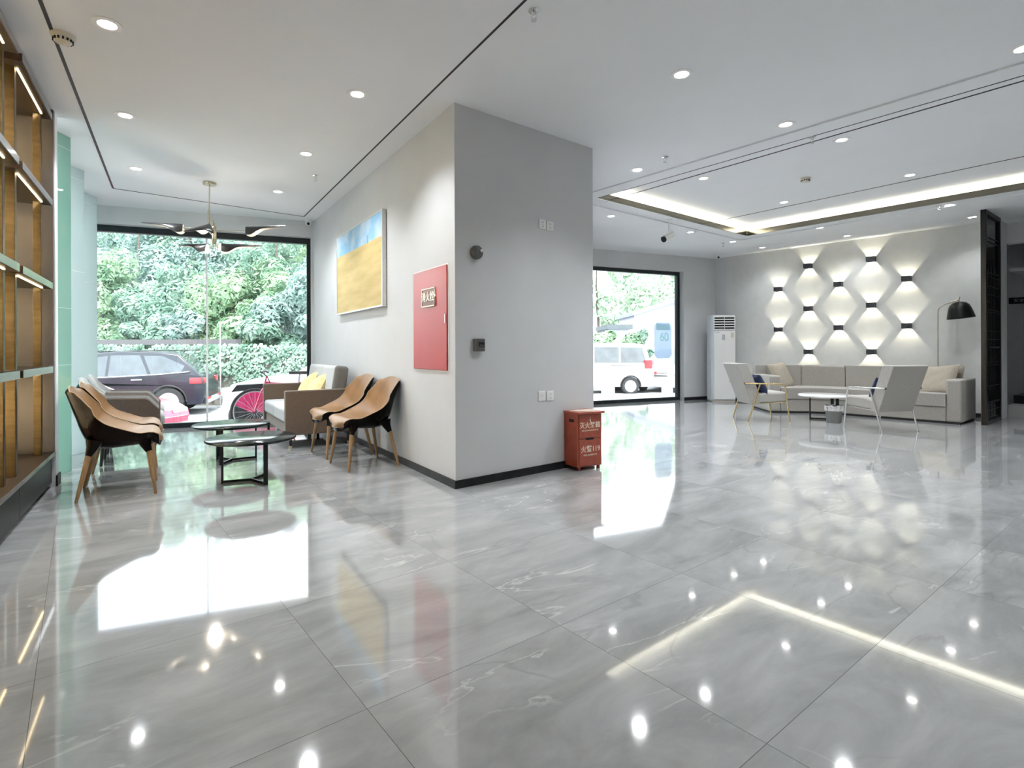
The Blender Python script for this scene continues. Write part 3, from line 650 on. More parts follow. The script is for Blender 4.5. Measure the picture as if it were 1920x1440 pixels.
# floor lamp -----------------------------------------------------
q = onp(1758.5, 640, S0+SN*.22, S1+SN*.22)
t = thing('floor_lamp', 'brass arc floor lamp with a black bell shade behind the sofa', 'floor lamp', (q.x, q.y, 0), math.atan2(SD.y, SD.x))
hp = EYE-(ray(1758, 577)[1])*q.y
sr = .0
MB().lathe([(.0001, .022), (.13, .022), (.135, .018), (.135, 0), (.0001, 0)], 32).build('base', M_brass, t)
MB().tube([(0, 0, .02), (0, 0, hp-.08), (.005, 0, hp-.03), (.03, 0, hp+.005), (.10, -.03, hp+.045), (.27, -.09, hp+.10)], .0085, 12).build('pole', M_brass, t)
MB().tube([(.27, -.09, hp+.10), (.285, -.095, hp+.145)], .007, 10).build('finial', M_brass, t)
b = MB(); b.T = Matrix.Translation((.27, -.09, hp+.07)) @ Matrix.Rotation(R(-6), 4, 'Y')
prof = [(.0001, .0), (.04, -.002), (.085, -.018), (.12, -.055), (.14, -.11), (.155, -.17), (.172, -.25), (.169, -.25), (.15, -.17), (.135, -.11), (.115, -.06), (.08, -.024), (.0001, -.008)]
b.lathe(prof, 40); b.build('lamp_shade', mat('black_bell', (.005, .005, .005), .35, 0, spec=.2), t)
MB().tube([(.27, -.09, hp+.07), (.27, -.09, hp+.10)], .01, 10).build('shade_cap', M_brass, t)
b = MB(); b.T = Matrix.Translation((.265, -.09, hp-.06)); b.lathe([(.0001, -.05), (.025, -.035), (.032, 0), (.015, .05), (.0001, .055)], 16); b.build('bulb', M_plastic, t)

# screen ---------------------------------------------------------
A_ = Vector((6.724, 7.50, 0)); B_ = Vector((7.42, 8.03, 0)); L_ = (B_-A_).length; ds = (B_-A_).normalized()
t = thing('room_divider', 'tall black framed smoked glass screen with thin bars by the sofa', 'room divider', A_, math.atan2(ds.y, ds.x))
HS = H-.004
for a in (0, L_-.065): MB().bx(a, a+.065, -.03, .03, 0, HS).build('frame_post', M_blackm, t, bevel=.003)
for z in (0, HS-.06): MB().bx(.065, L_-.065, -.03, .03, z, z+.06).build('frame_rail', M_blackm, t, bevel=.003)
MB().bx(.06, L_-.06, -.004, .004, .05, HS-.05).build('glass_panel', M_smoke, t, smooth=False)
nv = 9
for k in range(nv):
    x = .10+(L_-.20)*k/(nv-1); z0, z1 = (.1, HS-.75) if k % 2 else (.35, HS-.95)
    MB().bx(x-.003, x+.003, -.014, -.006, z0, z1).build('vertical_bar', M_blackm, t, smooth=False)
for z in (2.62, 2.56, 2.12, 2.06, 1.93, 1.81, 1.60, 1.565, 1.30, 1.18, .86, .82, .53, .19, .07):
    MB().bx(.065, L_-.065, -.015, -.006, z-.004, z+.004).build('horizontal_bar', M_blackm, t, smooth=False)
for x0, x1, z in ((.06, .26, 1.71), (.20, L_-.05, 1.07), (.20, L_-.05, .30)): MB().bx(x0, x1, -.02, -.006, z-.012, z+.012).build('accent_bar', M_blackm, t, smooth=False)
# dim exit sign in the passage
pq = onp(1921, 563, Q1+E2*1.68, Q1+E2*1.68-E1)
t = thing('wall_sign', 'small dark sign on the dim passage wall at the right edge', 'sign', pq, math.atan2(-E2.y, -E2.x)+PI/2)
MB().bx(-.20, .20, -.015, 0, -.055, .055).build('sign_board', M_blackm, t, bevel=.003)
text_mesh('安全出口', .07, mat('sign_grey', (.35, .35, .36), .5), t, 'lettering', Matrix.Translation((0, -.0155, 0)) @ Matrix.Rotation(PI/2, 4, 'X'), .0005)

# fire extinguisher box ------------------------------------------
f0, f1 = Vector((.700, 4.762, 0)), Vector((.928, 4.892, 0))
fd = (f1-f0).normalized(); fn = Vector((fd.y, -fd.x, 0)); wf = .275; df = .225
f0 = atz(1083, 884.5, 0); f0 = Vector((f0.x, f0.y, 0))
t = thing('extinguisher_box', 'worn red fire extinguisher box standing at the pillar corner', 'extinguisher box', f0, math.atan2(fd.y, fd.x))
M_box = mat('worn_red_paint', (.33, .062, .032), .35, var=.16, scale=14, coat=.15)
M_letter = mat('cream_lettering', (.72, .66, .52), .5); M_chip = mat('chipped_paint', (.62, .55, .44), .6, var=.3, scale=60)
hb = .50
b = MB(); b.bx(0, wf, .004, df+.0, .032, hb); b.build('body', M_box, t, bevel=.004)
for z0, z1, nm in ((.285, hb-.012, 'door'), (.045, .272, 'door')):
    MB().bx(.018, wf-.016, -.004, .006, z0, z1).build(nm, M_box, t, bevel=.002)
MB().bx(.09, .18, -.006, .0, .268, .29).build('finger_notch', M_blackm, t, bevel=.004)
MB().bx(-.003, .002, .05, .115, hb-.075, hb-.05).build('side_slot', M_blackm, t, smooth=False)
lid = MB().prism([(-.012, -.03), (wf+.012, -.03), (wf+.012, df+.01), (-.012, df+.01)], hb, hb+.018).build('lid', M_box, t, bevel=.004)
b = MB(); random.seed(3)
pts = []
for k in range(26):
    a = 2*PI*k/26; rr = 1+.16*math.sin(3*a)+.12*math.sin(7*a+1)+.06*math.sin(11*a); pts.append((wf*.53+.125*rr*math.cos(a)*.95, df*.42+.075*rr*math.sin(a)*.95))
b.prism(pts, hb+.0182, hb+.0190); b.build('bare_patch', M_chip, lid, smooth=False)
for (x, z0) in ((.02, 0), (wf-.035, 0)):
    for y in (.012, df-.04): MB().bx(x, x+.022, y, y+.025, 0, .05).build('foot', M_box, t, bevel=.003)
def lt(s, sz, x, z, nm='lettering', bold=.0008): return text_mesh(s, sz, M_letter, t, nm, Matrix.Translation((x, -.0046, z)) @ Matrix.Rotation(PI/2, 4, 'X'), .0004, bold)
lt('灭火器箱', .058, wf/2, .395); lt('FIRE EXTINGUISHER BOX', .0165, wf/2, .352, bold=.0002); lt('火警119', .062, wf/2+.005, .185); lt('FIRE ALARM 119', .021, wf/2, .135, bold=.0002)
b = MB(); b.prism_y([(wf*.52, .415), (wf*.49, .44), (wf*.505, .47), (wf*.53, .435), (wf*.56, .42), (wf*.55, .40)], -.0055, -.0045); b.build('flame_mark', M_letter, t, smooth=False)
# ================================================================== BOOKCASE
M_dwood = mat('dark_walnut', (.022, .014, .009), .3, var=.45, scale=5, stretch=(1, 14, 14), spec=.3)
M_edge = mat('grey_brown_edge', (.19, .18, .175), .25, .2, var=.1, scale=12, coat=.3)
M_gloss = mat('gloss_black_drawer', (.013, .012, .013), .3, var=.3, scale=8, spec=.15)
M_bpost = mat('antique_brass', (.075, .055, .028), .38, 1, var=.25, scale=6, stretch=(1, 1, 6))
M_beige = mat('beige_back_panel', (.70, .61, .45), .6, var=.04, scale=4)
M_taupe = mat('taupe_end_panel', (.10, .09, .083), .45, var=.05, scale=6)
ang = math.atan2(KU.y, KU.x)
t = thing('bookcase', 'tall dark walnut bookcase with brass posts and lit shelves along the left wall', 'bookcase', K, ang)   # local x towards the camera; local y: into the room is +y or -y
sg = 1 if Vector((-KU.y, KU.x, 0)).dot(KN) > 0 else -1
def kb(b, x0, x1, d0, d1, z0, z1): return b.bx(x0, x1, sg*d0, sg*d1, z0, z1)     # d positive = into the room
LB = 5.4
kb(MB(), .0, LB, -.34, -.04, .03, .245).build('base_carcass', M_gloss, t)
kb(MB(), .0, LB, -.33, -.06, .0, .03).build('toe_kick', M_blackm, t)
kb(MB(), -.0, LB, -.345, .004, .25, .28).build('deck', M_dwood, t, bevel=.003)
kb(MB(), .0, LB, .0041, .006, .251, .279).build('deck_edge', M_edge, t)
for i in range(5):
    x0 = .004+i*1.085; kb(MB(), x0, x0+1.08, -.04, -.018, .035, .236).build('drawer_front', M_gloss, t, bevel=.003)
kb(MB(), .0, LB, -.355, -.345, .0, H).build('back_panel', M_beige, t)
kb(MB(), -.003, .03, -.345, .0, .28, H-.001).build('end_panel', M_taupe, t, bevel=.002)
ZSH = (.955, 1.605, 2.255, 2.925)
for i in range(4):
    x0 = .075+i*1.105; x1 = x0+1.01
    for z in ZSH:
        s = kb(MB(), x0, x1, -.345, -.0, z-.05, z).build('shelf', M_dwood, t, bevel=.002)
        kb(MB(), x0, x1, .0002, .003, z-.049, z-.001).build('shelf_edge', M_edge, s)
        kb(MB(), x0+.12, x1-.12, -.05, -.04, z-.056, z-.050).build('shelf_light', M_warm, s)
    for x in (x0+.065, x1-.135):
        kb(MB(), x, x+.048, -.10, -.052, .28, H-.001).build('brass_post', M_bpost, t, bevel=.002)
for i in range(3):
    for z in ZSH:
        l = bpy.data.lights.new('shelf_lamp', 'AREA'); l.shape = 'RECTANGLE'; l.size = .8; l.size_y = .02; l.energy = 15; l.spread = R(80); l.color = (1, .88, .68)
        lo = bpy.data.objects.new('lamp', l); COL.objects.link(lo); lo.parent = t; lo.location = (.58+i*1.105, sg*-.07, z-.06); lo.rotation_euler = (-sg*R(52), 0, 0)

# ================================================================== TAN SHELL CHAIRS
M_tan = mat('tan_leather', (.225, .118, .042), .45, var=.16, scale=9, bump=.15, bscale=160)
M_shell = mat('gloss_dark_shell', (.004, .003, .003), .14, var=.4, scale=10, spec=.5)
M_shell.node_tree.nodes['Principled BSDF'].inputs['IOR'].default_value = 1.13
M_oak = mat('oak_leg', (.30, .185, .085), .45, var=.25, scale=8, stretch=(6, 6, 1))
M_pipe = mat('pale_piping', (.42, .28, .15), .45)
def interp(tab, u):
    n = len(tab)-1; x = max(0, min(n-1e-6, u*n)); i = int(x); f = x-i
    g = lambda k: Vector(tab[max(0, min(n, k))])
    p0, p1, p2, p3 = g(i-1), g(i), g(i+1), g(i+2)
    return .5*((2*p1)+(p2-p0)*f+(2*p0-5*p1+4*p2-p3)*f*f+(3*p1-p0-3*p2+p3)*f*f*f)
# columns: centre x, centre z, half width, rim lift (z), rim forward (x)
CT = [(.290, .375, .11, .0, 0), (.272, .425, .185, .0, 0), (.215, .462, .225, .0, 0), (.13, .452, .248, .012, 0), (.03, .436, .262, .065, 0), (-.07, .432, .265, .115, .0),
      (-.15, .455, .262, .15, .02), (-.20, .515, .25, .14, .05), (-.235, .60, .235, .085, .06), (-.262, .69, .222, .04, .05), (-.285, .77, .21, .01, .03), (-.30, .812, .19, .0, .02)]
def chair_surface(off=0):
    c5 = [c for c in CT]
    def f(u, v):
        n = len(c5)-1; x = u*n; i = min(int(x), n-1); fr = x-i
        def g(k): return c5[max(0, min(n, k))]
        def cat(j):
            a, b_, c, d = g(i-1)[j], g(i)[j], g(i+1)[j], g(i+2)[j]
            return .5*((2*b_)+(c-a)*fr+(2*a-5*b_+4*c-d)*fr*fr+(3*b_-a-3*c+d)*fr**3)
        t_ = v*2-1; e = abs(t_)**2.2
        X = cat(0)+cat(4)*e; Z = cat(1)+cat(3)*e; Y = t_*cat(2)
        # rounded nose
        if u < .12: X -= .05*(1-u/.12)*t_*t_
        if u > .9: Z -= .03*((u-.9)/.1)*t_*t_
        if off:
            k = (1-abs(t_)**6)
            un = max(0, 1-u/.60); bk = u
            drop = .085*math.sin(min(1, u/.12)*PI/2)*(1 if u < .5 else max(0, 1-(u-.5)/.2)) if u < .7 else 0
            back = .03*(max(0, min(1, (u-.35)/.2)))*(1 if u < .93 else (1-u)/.07)
            if u < .08: drop *= u/.08
            Z -= (drop+.004)*k+.004; X -= (back+.003)*k+.002
            Y *= 1.012
        return Vector((X, Y, Z))
    return f
def make_tan(loc, rz, label):
    t = thing('shell_chair', label, 'chair', loc, rz, 'tan leather shell chairs')
    f = chair_surface(0); g = chair_surface(1)
    MB().grid(lambda u, v: f(u, v), 40, 25).build('leather_seat', M_tan, t, fix=False)
    b = MB(); b.grid(g, 40, 25, flip=True)
    NN = 40
    ring = [(i/(NN-1), 0) for i in range(NN)]
    def lip(pts):
        n0 = len(b.v); m_ = len(pts)
        b.v += [f(u, v) for u, v in pts]+[g(u, v) for u, v in pts]
        for i in range(m_-1): b.f.append([n0+i, n0+i+1, n0+m_+i+1, n0+m_+i])
    lip([(i/39, 0) for i in range(40)]); lip([(i/39, 1) for i in range(40)]); lip([(0, i/24) for i in range(25)]); lip([(1, i/24) for i in range(25)])
    b.build('outer_shell', M_shell, t)
    pts = [f(i/39, 0) for i in range(40)]+[f(1, i/24) for i in range(1, 25)]+[f(1-i/39, 1) for i in range(1, 40)]+[f(0, 1-i/24) for i in range(1, 24)]
    MB().tube(pts, .0035, 6, closed=True).build('piping', M_pipe, t)
    for sx, sy in ((1, 1), (1, -1), (-1, 1), (-1, -1)):
        top = Vector((.16 if sx > 0 else -.14, sy*.165, .40)); mid_ = Vector((.193 if sx > 0 else -.175, sy*.192, .315)); foot = Vector((.235 if sx > 0 else -.24, sy*.2375, 0))
        MB().tube([top+Vector((0, 0, .02)), top*.6+mid_*.4, mid_], [.055, .036, .021], 16).build('leg_socket', M_shell, t)
        MB().tube([mid_+Vector((0, 0, .004)), mid_*.5+foot*.5, foot+Vector((0, 0, .008)), foot], [.0185, .0155, .0105, .0095], 16).build('leg', M_oak, t)
    return t
A0 = Vector((-2.885, 4.165, 0)); FW = 31.6
ca = make_tan(A0, R(FW), 'nearest tan leather shell chair by the bookcase, facing the coffee tables')
dup(ca, A0+WA*.60, R(FW), 'tan leather shell chair partly hidden behind the nearest one on the left')
dup(ca, Vector((-1.242, 5.095, 0)), R(216), 'tan leather shell chair against the painting wall, nearer the pillar corner')
dup(ca, Vector((-1.612, 5.655, 0)), R(216), 'tan leather shell chair against the painting wall, next to the sofa arm')

# ================================================================== GREY TUB ARMCHAIRS
M_gfab = mat('light_grey_fabric', (.36, .365, .355), .9, var=.08, scale=60, bump=.4, bscale=300, sheen=.3)
M_bfab = mat('dark_brown_fabric', (.085, .060, .045), .85, var=.15, scale=60, bump=.3, bscale=300, sheen=.2)
M_dleg = mat('black_wood_leg', (.015, .013, .012), .4)
def make_tub(loc, rz, label):
    t = thing('tub_armchair', label, 'armchair', loc, rz, 'grey tub armchairs by the glass')
    def outline(s):    # s from 0 (front left) to 1 (front right) round the back; returns x, y, top height
        a = s*2-1; aa = abs(a)
        if aa > .58:
            k = (aa-.58)/.42; x = -.13+k*.38; y = .275-.0*k; h_ = .625-.02*k-(.10*max(0, k-.75)/.25)
        else:
            ph_ = aa/.58*PI/2; x = -.13-.17*math.cos(ph_)**.8; y = .275*math.sin(ph_)**.75; h_ = .625+.185*(.5+.5*math.cos(min(1, aa/.56)*PI))**.7
        return x, (y if a > 0 else -y), h_
    def wallf(off):
        def f(u, v):
            x, y, h_ = outline(u); zb_ = .27; z = zb_+(h_-zb_)*v
            lean = .10*max(0, (z-.45))/.36*(1 if abs(u*2-1) < .58 else max(0, 1-(abs(u*2-1)-.58)/.25))
            d = Vector((x+.02, y, 0)); n = Vector((min(0, x+.13)*1.6, y*.9, 0)); n = n.normalized() if n.length > 0 else Vector((-1, 0, 0))
            return Vector((x-lean, y, z))+n*off
        return f
    fi, fo = wallf(-.045), wallf(.0)
    MB().grid(fi, 61, 14).build('inner_back', M_gfab, t)
    MB().grid(lambda u, v: fo(.24+.52*u, v), 41, 14, flip=True).build('outer_back', M_gfab, t)
    for a_, b_ in ((0, .24), (.76, 1)): MB().grid(lambda u, v: fo(a_+(b_-a_)*u, v), 17, 14, flip=True).build('arm_panel', M_bfab, t)
    b = MB(); n = 61
    rimf = lambda u, v: fi(u, 1)*(1-v)+fo(u, 1)*v+Vector((0, 0, .014*math.sin(v*PI)))
    MB().grid(lambda u, v: rimf(.24+.52*u, v), 41, 6).build('back_rim', M_gfab, t)
    b.grid(lambda u, v: rimf(.24*u, v), 17, 6); b.grid(lambda u, v: rimf(.76+.24*u, v), 17, 6)
    b.grid(lambda u, v: fi(0, u)*(1-v)+fo(0, u)*v+Vector((.012*math.sin(v*PI), 0, 0)), 14, 6); b.grid(lambda u, v: fi(1, u)*(1-v)+fo(1, u)*v+Vector((.012*math.sin(v*PI), 0, 0)), 14, 6)
    b.build('arm_rim', M_bfab, t)
    b = MB(); b.bx(-.20, .25, -.235, .235, .27, .34); b.build('seat_base', M_bfab, t, bevel=.02)
    b = MB(); b.bx(-.24, .30, -.228, .228, .34, .46); b.build('seat_cushion', M_gfab, t, bevel=.045, seg=4)
    for sx, sy in ((1, 1), (1, -1), (-1, 1), (-1, -1)):
        MB().tube([(sx*.18-.01, sy*.18, .28), (sx*.21, sy*.205, 0)], [.02, .012], 12).build('leg', M_dleg, t)
    return t
g1 = Vector((-3.60, 5.335, 0)); gt = make_tub(g1, R(FW), 'grey and brown tub armchair next to the tan chairs by the green glass')
dup(gt, g1+WA*.72, R(FW), 'grey and brown tub armchair nearest the large window')

# ================================================================== BLACK COFFEE TABLES
M_bmar = mat('black_marble_top', (.012, .017, .019), .14, var=.8, scale=7, spec=.22)
def make_ctable(loc, rz, label, r=.345, top=M_bmar, h_=.362, leg=M_blackm, group='black round coffee tables', name='coffee_table', dx=0, dy=0, tt=.022):
    t = thing(name, label, 'coffee table', loc, rz, group)
    MB().lathe([(.0001, h_-tt), (r-.006, h_-tt), (r, h_-tt+.006), (r, h_-.005), (r-.005, h_), (.0001, h_)], 64).build('table_top', top, t, ang=50)
    rl = .215; lw = .030 if r < .36 else .042
    for k in range(3):
        a = 2*PI*k/3; p = Vector((math.cos(a)*rl, math.sin(a)*rl, 0))
        MB().box((p.x, p.y, (h_-tt)/2), (lw, .016, h_-tt), a+PI/2).build('leg', leg, t, bevel=.001)
        b = MB(); b.box((p.x/2, p.y/2, .012), (rl, .018, .020), a); b.build('foot_bar', leg, t, bevel=.001)
        b = MB(); b.box((p.x/2, p.y/2, h_-tt-.010), (rl, .018, .016), a); b.build('top_bar', leg, t, bevel=.001)
    return t
TA = Vector((-2.012, 4.469, 0)); ra = math.atan2(4.343-4.469, -1.848+2.012)
ta = make_ctable(TA, ra, 'nearer round black marble coffee table, in front of the other')
dup(ta, Vector((-2.575, 5.295, 0)), math.atan2(5.411-5.30, -2.399+2.58), 'farther round black coffee table between the tub armchairs and the sofa')

# ================================================================== BROWN SOFA
M_brown = mat('brown_fabric', (.105, .073, .050), .8, var=.1, scale=50, bump=.3, bscale=320, sheen=.3)
M_lgrey = mat('pale_grey_fabric', (.52, .53, .54), .9, var=.06, scale=60, bump=.3, bscale=300)
M_mgrey = mat('mid_grey_fabric', (.15, .145, .13), .9, var=.08, scale=60, bump=.3, bscale=300)
M_yel = mat('yellow_fabric', (.80, .62, .32), .85, var=.1, scale=30, bump=.3, bscale=200)
s0_, s1_ = 2.43, 3.96; sc_ = C0+WA*(s0_+s1_)/2+NA*.03
t = thing('two_seat_sofa', 'brown two seat sofa with pale grey cushions against the painting wall', 'sofa', sc_, math.atan2(NA.y, NA.x))
hw = (s1_-s0_)/2; dp = .765
# local x = into the room, local y = towards the camera side is +?
ysg = 1 if (Matrix.Rotation(math.atan2(NA.y, NA.x), 3, 'Z') @ Vector((0, 1, 0))).dot(-WA) > 0 else -1
for s in (-1, 1):
    MB().bx(.0, dp, s*hw, s*(hw-.085), .145, .63).build('arm', M_brown, t, bevel=.012, seg=3)
MB().bx(.02, dp-.03, -hw+.085, hw-.085, .15, .27).build('seat_frame', M_brown, t, bevel=.01)
MB().bx(0, .10, -hw+.085, hw-.085, .15, .66).build('back_frame', M_brown, t, bevel=.02)
cw = (2*hw-.17)/2
for s in (-1, 1):
    MB().bx(.16, dp-.005, s*.003, s*(cw-.003), .27, .43).build('seat_cushion', M_lgrey, t, bevel=.035, seg=4)
    cut_ = .10 if s == ysg else 0; cy_ = s*(cw-cut_)/2
    b = MB(); b.T = Matrix.Translation((.115, cy_, .42)) @ Matrix.Rotation(R(-9), 4, 'Y'); b.bx(0, .14, -(cw-cut_)/2+.004, (cw-cut_)/2-.004, 0, .455)
    b.build('back_cushion', M_lgrey, t, bevel=.04, seg=4)
b = MB(); b.T = Matrix.Translation((.115, ysg*(hw-.135), .42)) @ Matrix.Rotation(R(-9), 4, 'Y'); b.bx(-.005, .15, -.044, .044, 0, .46); b.build('cushion_side', M_mgrey, t, bevel=.04, seg=4)  # separate darker block standing for the near side of the back cushion
for sx in (.07, dp-.06):
    for s in (-1, 1):
        l_ = MB().tube([(sx, s*(hw-.05), .15), (sx, s*(hw-.05), .02)], [.022, .015], 16).build('leg', M_dleg, t)
        MB().tube([(sx, s*(hw-.05), .03), (sx, s*(hw-.05), 0)], [.0165, .0145], 16).build('brass_cap', M_gold, l_)
sofaM = Matrix.Translation(sc_) @ Matrix.Rotation(math.atan2(NA.y, NA.x), 4, 'Z')
def place_pillow(name, label, w, h_, th_, M4, m, group=None, cat='cushion'):
    t = thing(name, label, cat, M4.translation, 0, group); t.rotation_euler = M4.to_euler()
    pillow_mb(w, h_, th_, 22).build('cushion_cover', m, t, fix=True)
    pts = []
    k = 40
    for i in range(k):
        a = i/k*4; sde = int(a); f = a-sde; c = [(-1+2*f, -1), (1, -1+2*f), (1-2*f, 1), (-1, 1-2*f)][sde]
        x, y = c; pts.append((x*w/2*(1-.06*(1-y*y)*abs(x)), y*h_/2*(1-.06*(1-x*x)*abs(y)), 0))
    MB().tube(pts, .004, 6, closed=True).build('seam', m, t)
    return t
for k, (yy, lab, lean) in enumerate(((ysg*.12, 'yellow cushion in the middle of the brown sofa, nearer one', 58), (-ysg*.30, 'yellow cushion leaning farther along the brown sofa', 62))):
    M4 = sofaM @ Matrix.Translation((.31, yy, .565)) @ Matrix.Rotation(R(lean), 4, 'Y') @ Matrix.Rotation(R(20), 4, 'Z')
    place_pillow('yellow_cushion', lab, .42, .42, .15, M4, M_yel, 'yellow cushions on the brown sofa')

# ================================================================== LOUNGE SECTIONAL
M_lin = mat('beige_linen', (.33, .31, .28), .9, var=.10, scale=70, bump=.4, bscale=320, sheen=.2)
M_lin2 = mat('beige_cushion_linen', (.35, .31, .25), .9, var=.10, scale=50, bump=.4, bscale=300)
M_plin = mat('dark_plinth', (.02, .02, .02), .6)
F_ = [Vector((4.522, 8.984, 0)), Vector((5.325, 8.885, 0)), Vector((6.422, 7.508, 0))]
F_[2] = F_[2]
dA = (F_[1]-F_[0]).normalized(); dB = (F_[2]-F_[1]).normalized(); nAo = Vector((-dA.y, dA.x, 0)); nBo = Vector((-dB.y, dB.x, 0))
if nAo.dot(Vector((1, 1, 0))) < 0: nAo = -nAo
if nBo.dot(Vector((1, 1, 0))) < 0: nBo = -nBo
mit = (nAo+nBo).normalized(); mk = 1/mit.dot(nAo)
def offp(i, d):
    if i == 0: return F_[0]+nAo*d
    if i == 1: return F_[1]+mit*mk*d
    return F_[2]+nBo*d
def band(b, d0, d1, z0, z1, a0=0, a1=0, i0=0, i1=2, mid_curve=5):
    """closed prism following the bent front line between offsets d0 and d1"""
    def line(d):
        P0, P1, P2 = offp(0, d)+dA*a0, offp(1, d), offp(2, d)-dB*a1
        pts = [P0]
        r = .28
        A_, B_ = P1-dA*r, P1+dB*r
        for k in range(mid_curve+1):
            f = k/mid_curve; pts.append((1-f)**2*A_+2*f*(1-f)*P1+f*f*B_)
        pts.append(P2); return pts
    a = line(d0); c = line(d1)
    b.prism([tuple(p) for p in a]+[tuple(p) for p in c[::-1]], z0, z1)
cen = (F_[0]+F_[2])/2
t = thing('sectional_sofa', 'long beige linen sectional sofa bent along the sconce wall', 'sofa', (0, 0, 0))
t.location = (F_[1].x, F_[1].y, 0); OFF = Matrix.Translation(-Vector((F_[1].x, F_[1].y, 0)))
D_ = .86; AW = .17
def nb(): b = MB(); b.T = OFF; return b
b = nb(); band(b, .02, D_-.02, 0, .03, .02, .02); b.build('plinth', M_plin, t)
b = nb(); band(b, 0, D_, .03, .24, AW+.001, AW+.001); b.build('seat_base', M_lin, t, bevel=.012)
# arms
for (P, dd, nn, s) in ((F_[0], dA, nAo, 1), (F_[2], -dB, nBo, 1)):
    b = nb(); b.prism([tuple(P), tuple(P+dd*AW), tuple(P+dd*AW+nn*D_), tuple(P+nn*D_)], .03, .615 if nn is nAo else .62); b.build('arm', M_lin, t, bevel=.025, seg=3)
# back and cushions split in sections
def sect(f0, f1, d0, d1, z0, z1, name, bev, seglen=None):
    # f in metres along the front line at offset d
    def pt(f, d):
        LA = (offp(1, d)-offp(0, d)).length; LBb = (offp(2, d)-offp(1, d)).length
        u = f*(LA+LBb)
        r = .28
        if u < LA-r: return offp(0, d)+dA*u
        if u > LA+r: return offp(1, d)+dB*(u-LA)
        g = (u-(LA-r))/(2*r); P1 = offp(1, d); A_ = P1-dA*r; B_ = P1+dB*r
        return (1-g)**2*A_+2*g*(1-g)*P1+g*g*B_
    n = 12; a = [pt(f0+(f1-f0)*k/n, d0) for k in range(n+1)]; c = [pt(f0+(f1-f0)*k/n, d1) for k in range(n+1)]
    b = nb(); b.prism([tuple(p) for p in a]+[tuple(p) for p in c[::-1]], z0, z1); return b.build(name, M_lin, t, bevel=bev, seg=4)
fa = AW/2.55
cuts = [fa, .47, 1-fa]
for i in range(2): sect(cuts[i]+.001, cuts[i+1]-.001, -.015, .66, .24, .415, 'seat_cushion', .035)
cuts = [fa, .24, .47, .735, 1-fa]
for i in range(4): sect(cuts[i]+.001, cuts[i+1]-.001, .62, D_-.005, .24, .77, 'back_cushion', .03)
sect(.002, fa-.0005, .70, D_-.005, .60, .77, 'back_end', .02)
SM = lambda x, y, z, rz: Matrix.Translation((x, y, z)) @ Matrix.Rotation(rz, 4, 'Z')
q = offp(0, .50)+dA*.36
place_pillow('linen_cushion', 'crumpled beige cushion leaning at the left end of the sectional', .50, .46, .16, SM(q.x, q.y, .585, math.atan2(-nAo.y, -nAo.x)+R(35)) @ Matrix.Rotation(R(66), 4, 'Y') @ Matrix.Rotation(R(5), 4, 'Z'), M_lin2, 'beige cushions on the sectional')
q = offp(2, .46)-dB*.36
place_pillow('linen_cushion', 'crumpled beige cushion leaning on the right arm of the sectional', .50, .50, .16, SM(q.x, q.y, .585, math.atan2(-nBo.y, -nBo.x)-R(22)) @ Matrix.Rotation(R(60), 4, 'Y') @ Matrix.Rotation(R(8), 4, 'Z'), M_lin2, 'beige cushions on the sectional')
q = offp(2, .60)-dB*.30
place_pillow('linen_cushion', 'small beige cushion tucked behind at the right end of the sectional', .42, .42, .12, SM(q.x, q.y, .585, math.atan2(-nBo.y, -nBo.x)) @ Matrix.Rotation(R(76), 4, 'Y'), M_lin2, 'beige cushions on the sectional')

# ================================================================== METAL FRAME ARMCHAIRS
M_afab = mat('oat_fabric', (.38, .365, .335), .9, var=.08, scale=70, bump=.35, bscale=320, sheen=.2)
def make_lounge(loc, rz, label, metal, h_=.85):
    """local +x = front, origin on the floor under the seat centre"""
    t = thing('lounge_armchair', label, 'armchair', loc, rz, 'metal framed lounge armchairs')
    # upholstered back: wedge leaning backwards
    b = MB(); b.prism_y([(-.20, .255), (-.075, .27), (-.09, .40), (-.255, h_-.01), (-.27, h_), (-.41, h_), (-.42, h_-.01)], -.25, .25); b.build('backrest', M_afab, t, bevel=.018, seg=3)
    b = MB(); b.prism_y([(-.12, .27), (.30, .29), (.335, .33), (.33, .40), (.29, .43), (.0, .425), (-.10, .40)], -.245, .245); b.build('seat', M_afab, t, bevel=.025, seg=3)
    for s in (-1, 1):
        y = s*.285
        MB().tube([(-.30, s*.255, .56), (-.27, y, .56), (.19, y, .55), (.235, y, .54), (.262, y, .51), (.335, s*.27, 0)], .0105, 12).build('arm_and_front_leg', metal, t)
        MB().tube([(.0-.10, y, .55), (-.26, s*.26, 0)], .0105, 12).build('rear_leg', metal, t)
        MB().tube([(-.20, s*.225, .26), (.29, s*.225, .285)], .008, 10).build('side_rail', metal, t)
        MB().tube([(.29, s*.225, .285), (.294, s*.285, .288)], .008, 10).build('rail_joint', metal, t); MB().tube([(-.185, s*.225, .262), (-.185, s*.272, .262)], .008, 10).build('rail_joint', metal, t)
        MB().tube([(-.30, s*.245, .56), (-.30, s*.262, .56)], .014, 12).build('arm_bolt', M_blackm, t)
    MB().tube([(-.19, -.225, .26), (-.19, .225, .26)], .008, 10).build('cross_rail', metal, t)
    return t
cl = Vector((3.93, 8.17, 0)); make_lounge(cl, R(-1), 'gold framed oat armchair on the left of the white table', M_gold)
cr_ = Vector((5.065, 7.135, 0)); lr = make_lounge(cr_, R(99), 'silver framed oat armchair seen from behind, right of the bin', M_chrome)
M_navy = mat('navy_fabric', (.018, .032, .085), .85, var=.2, scale=40, bump=.3, bscale=200)
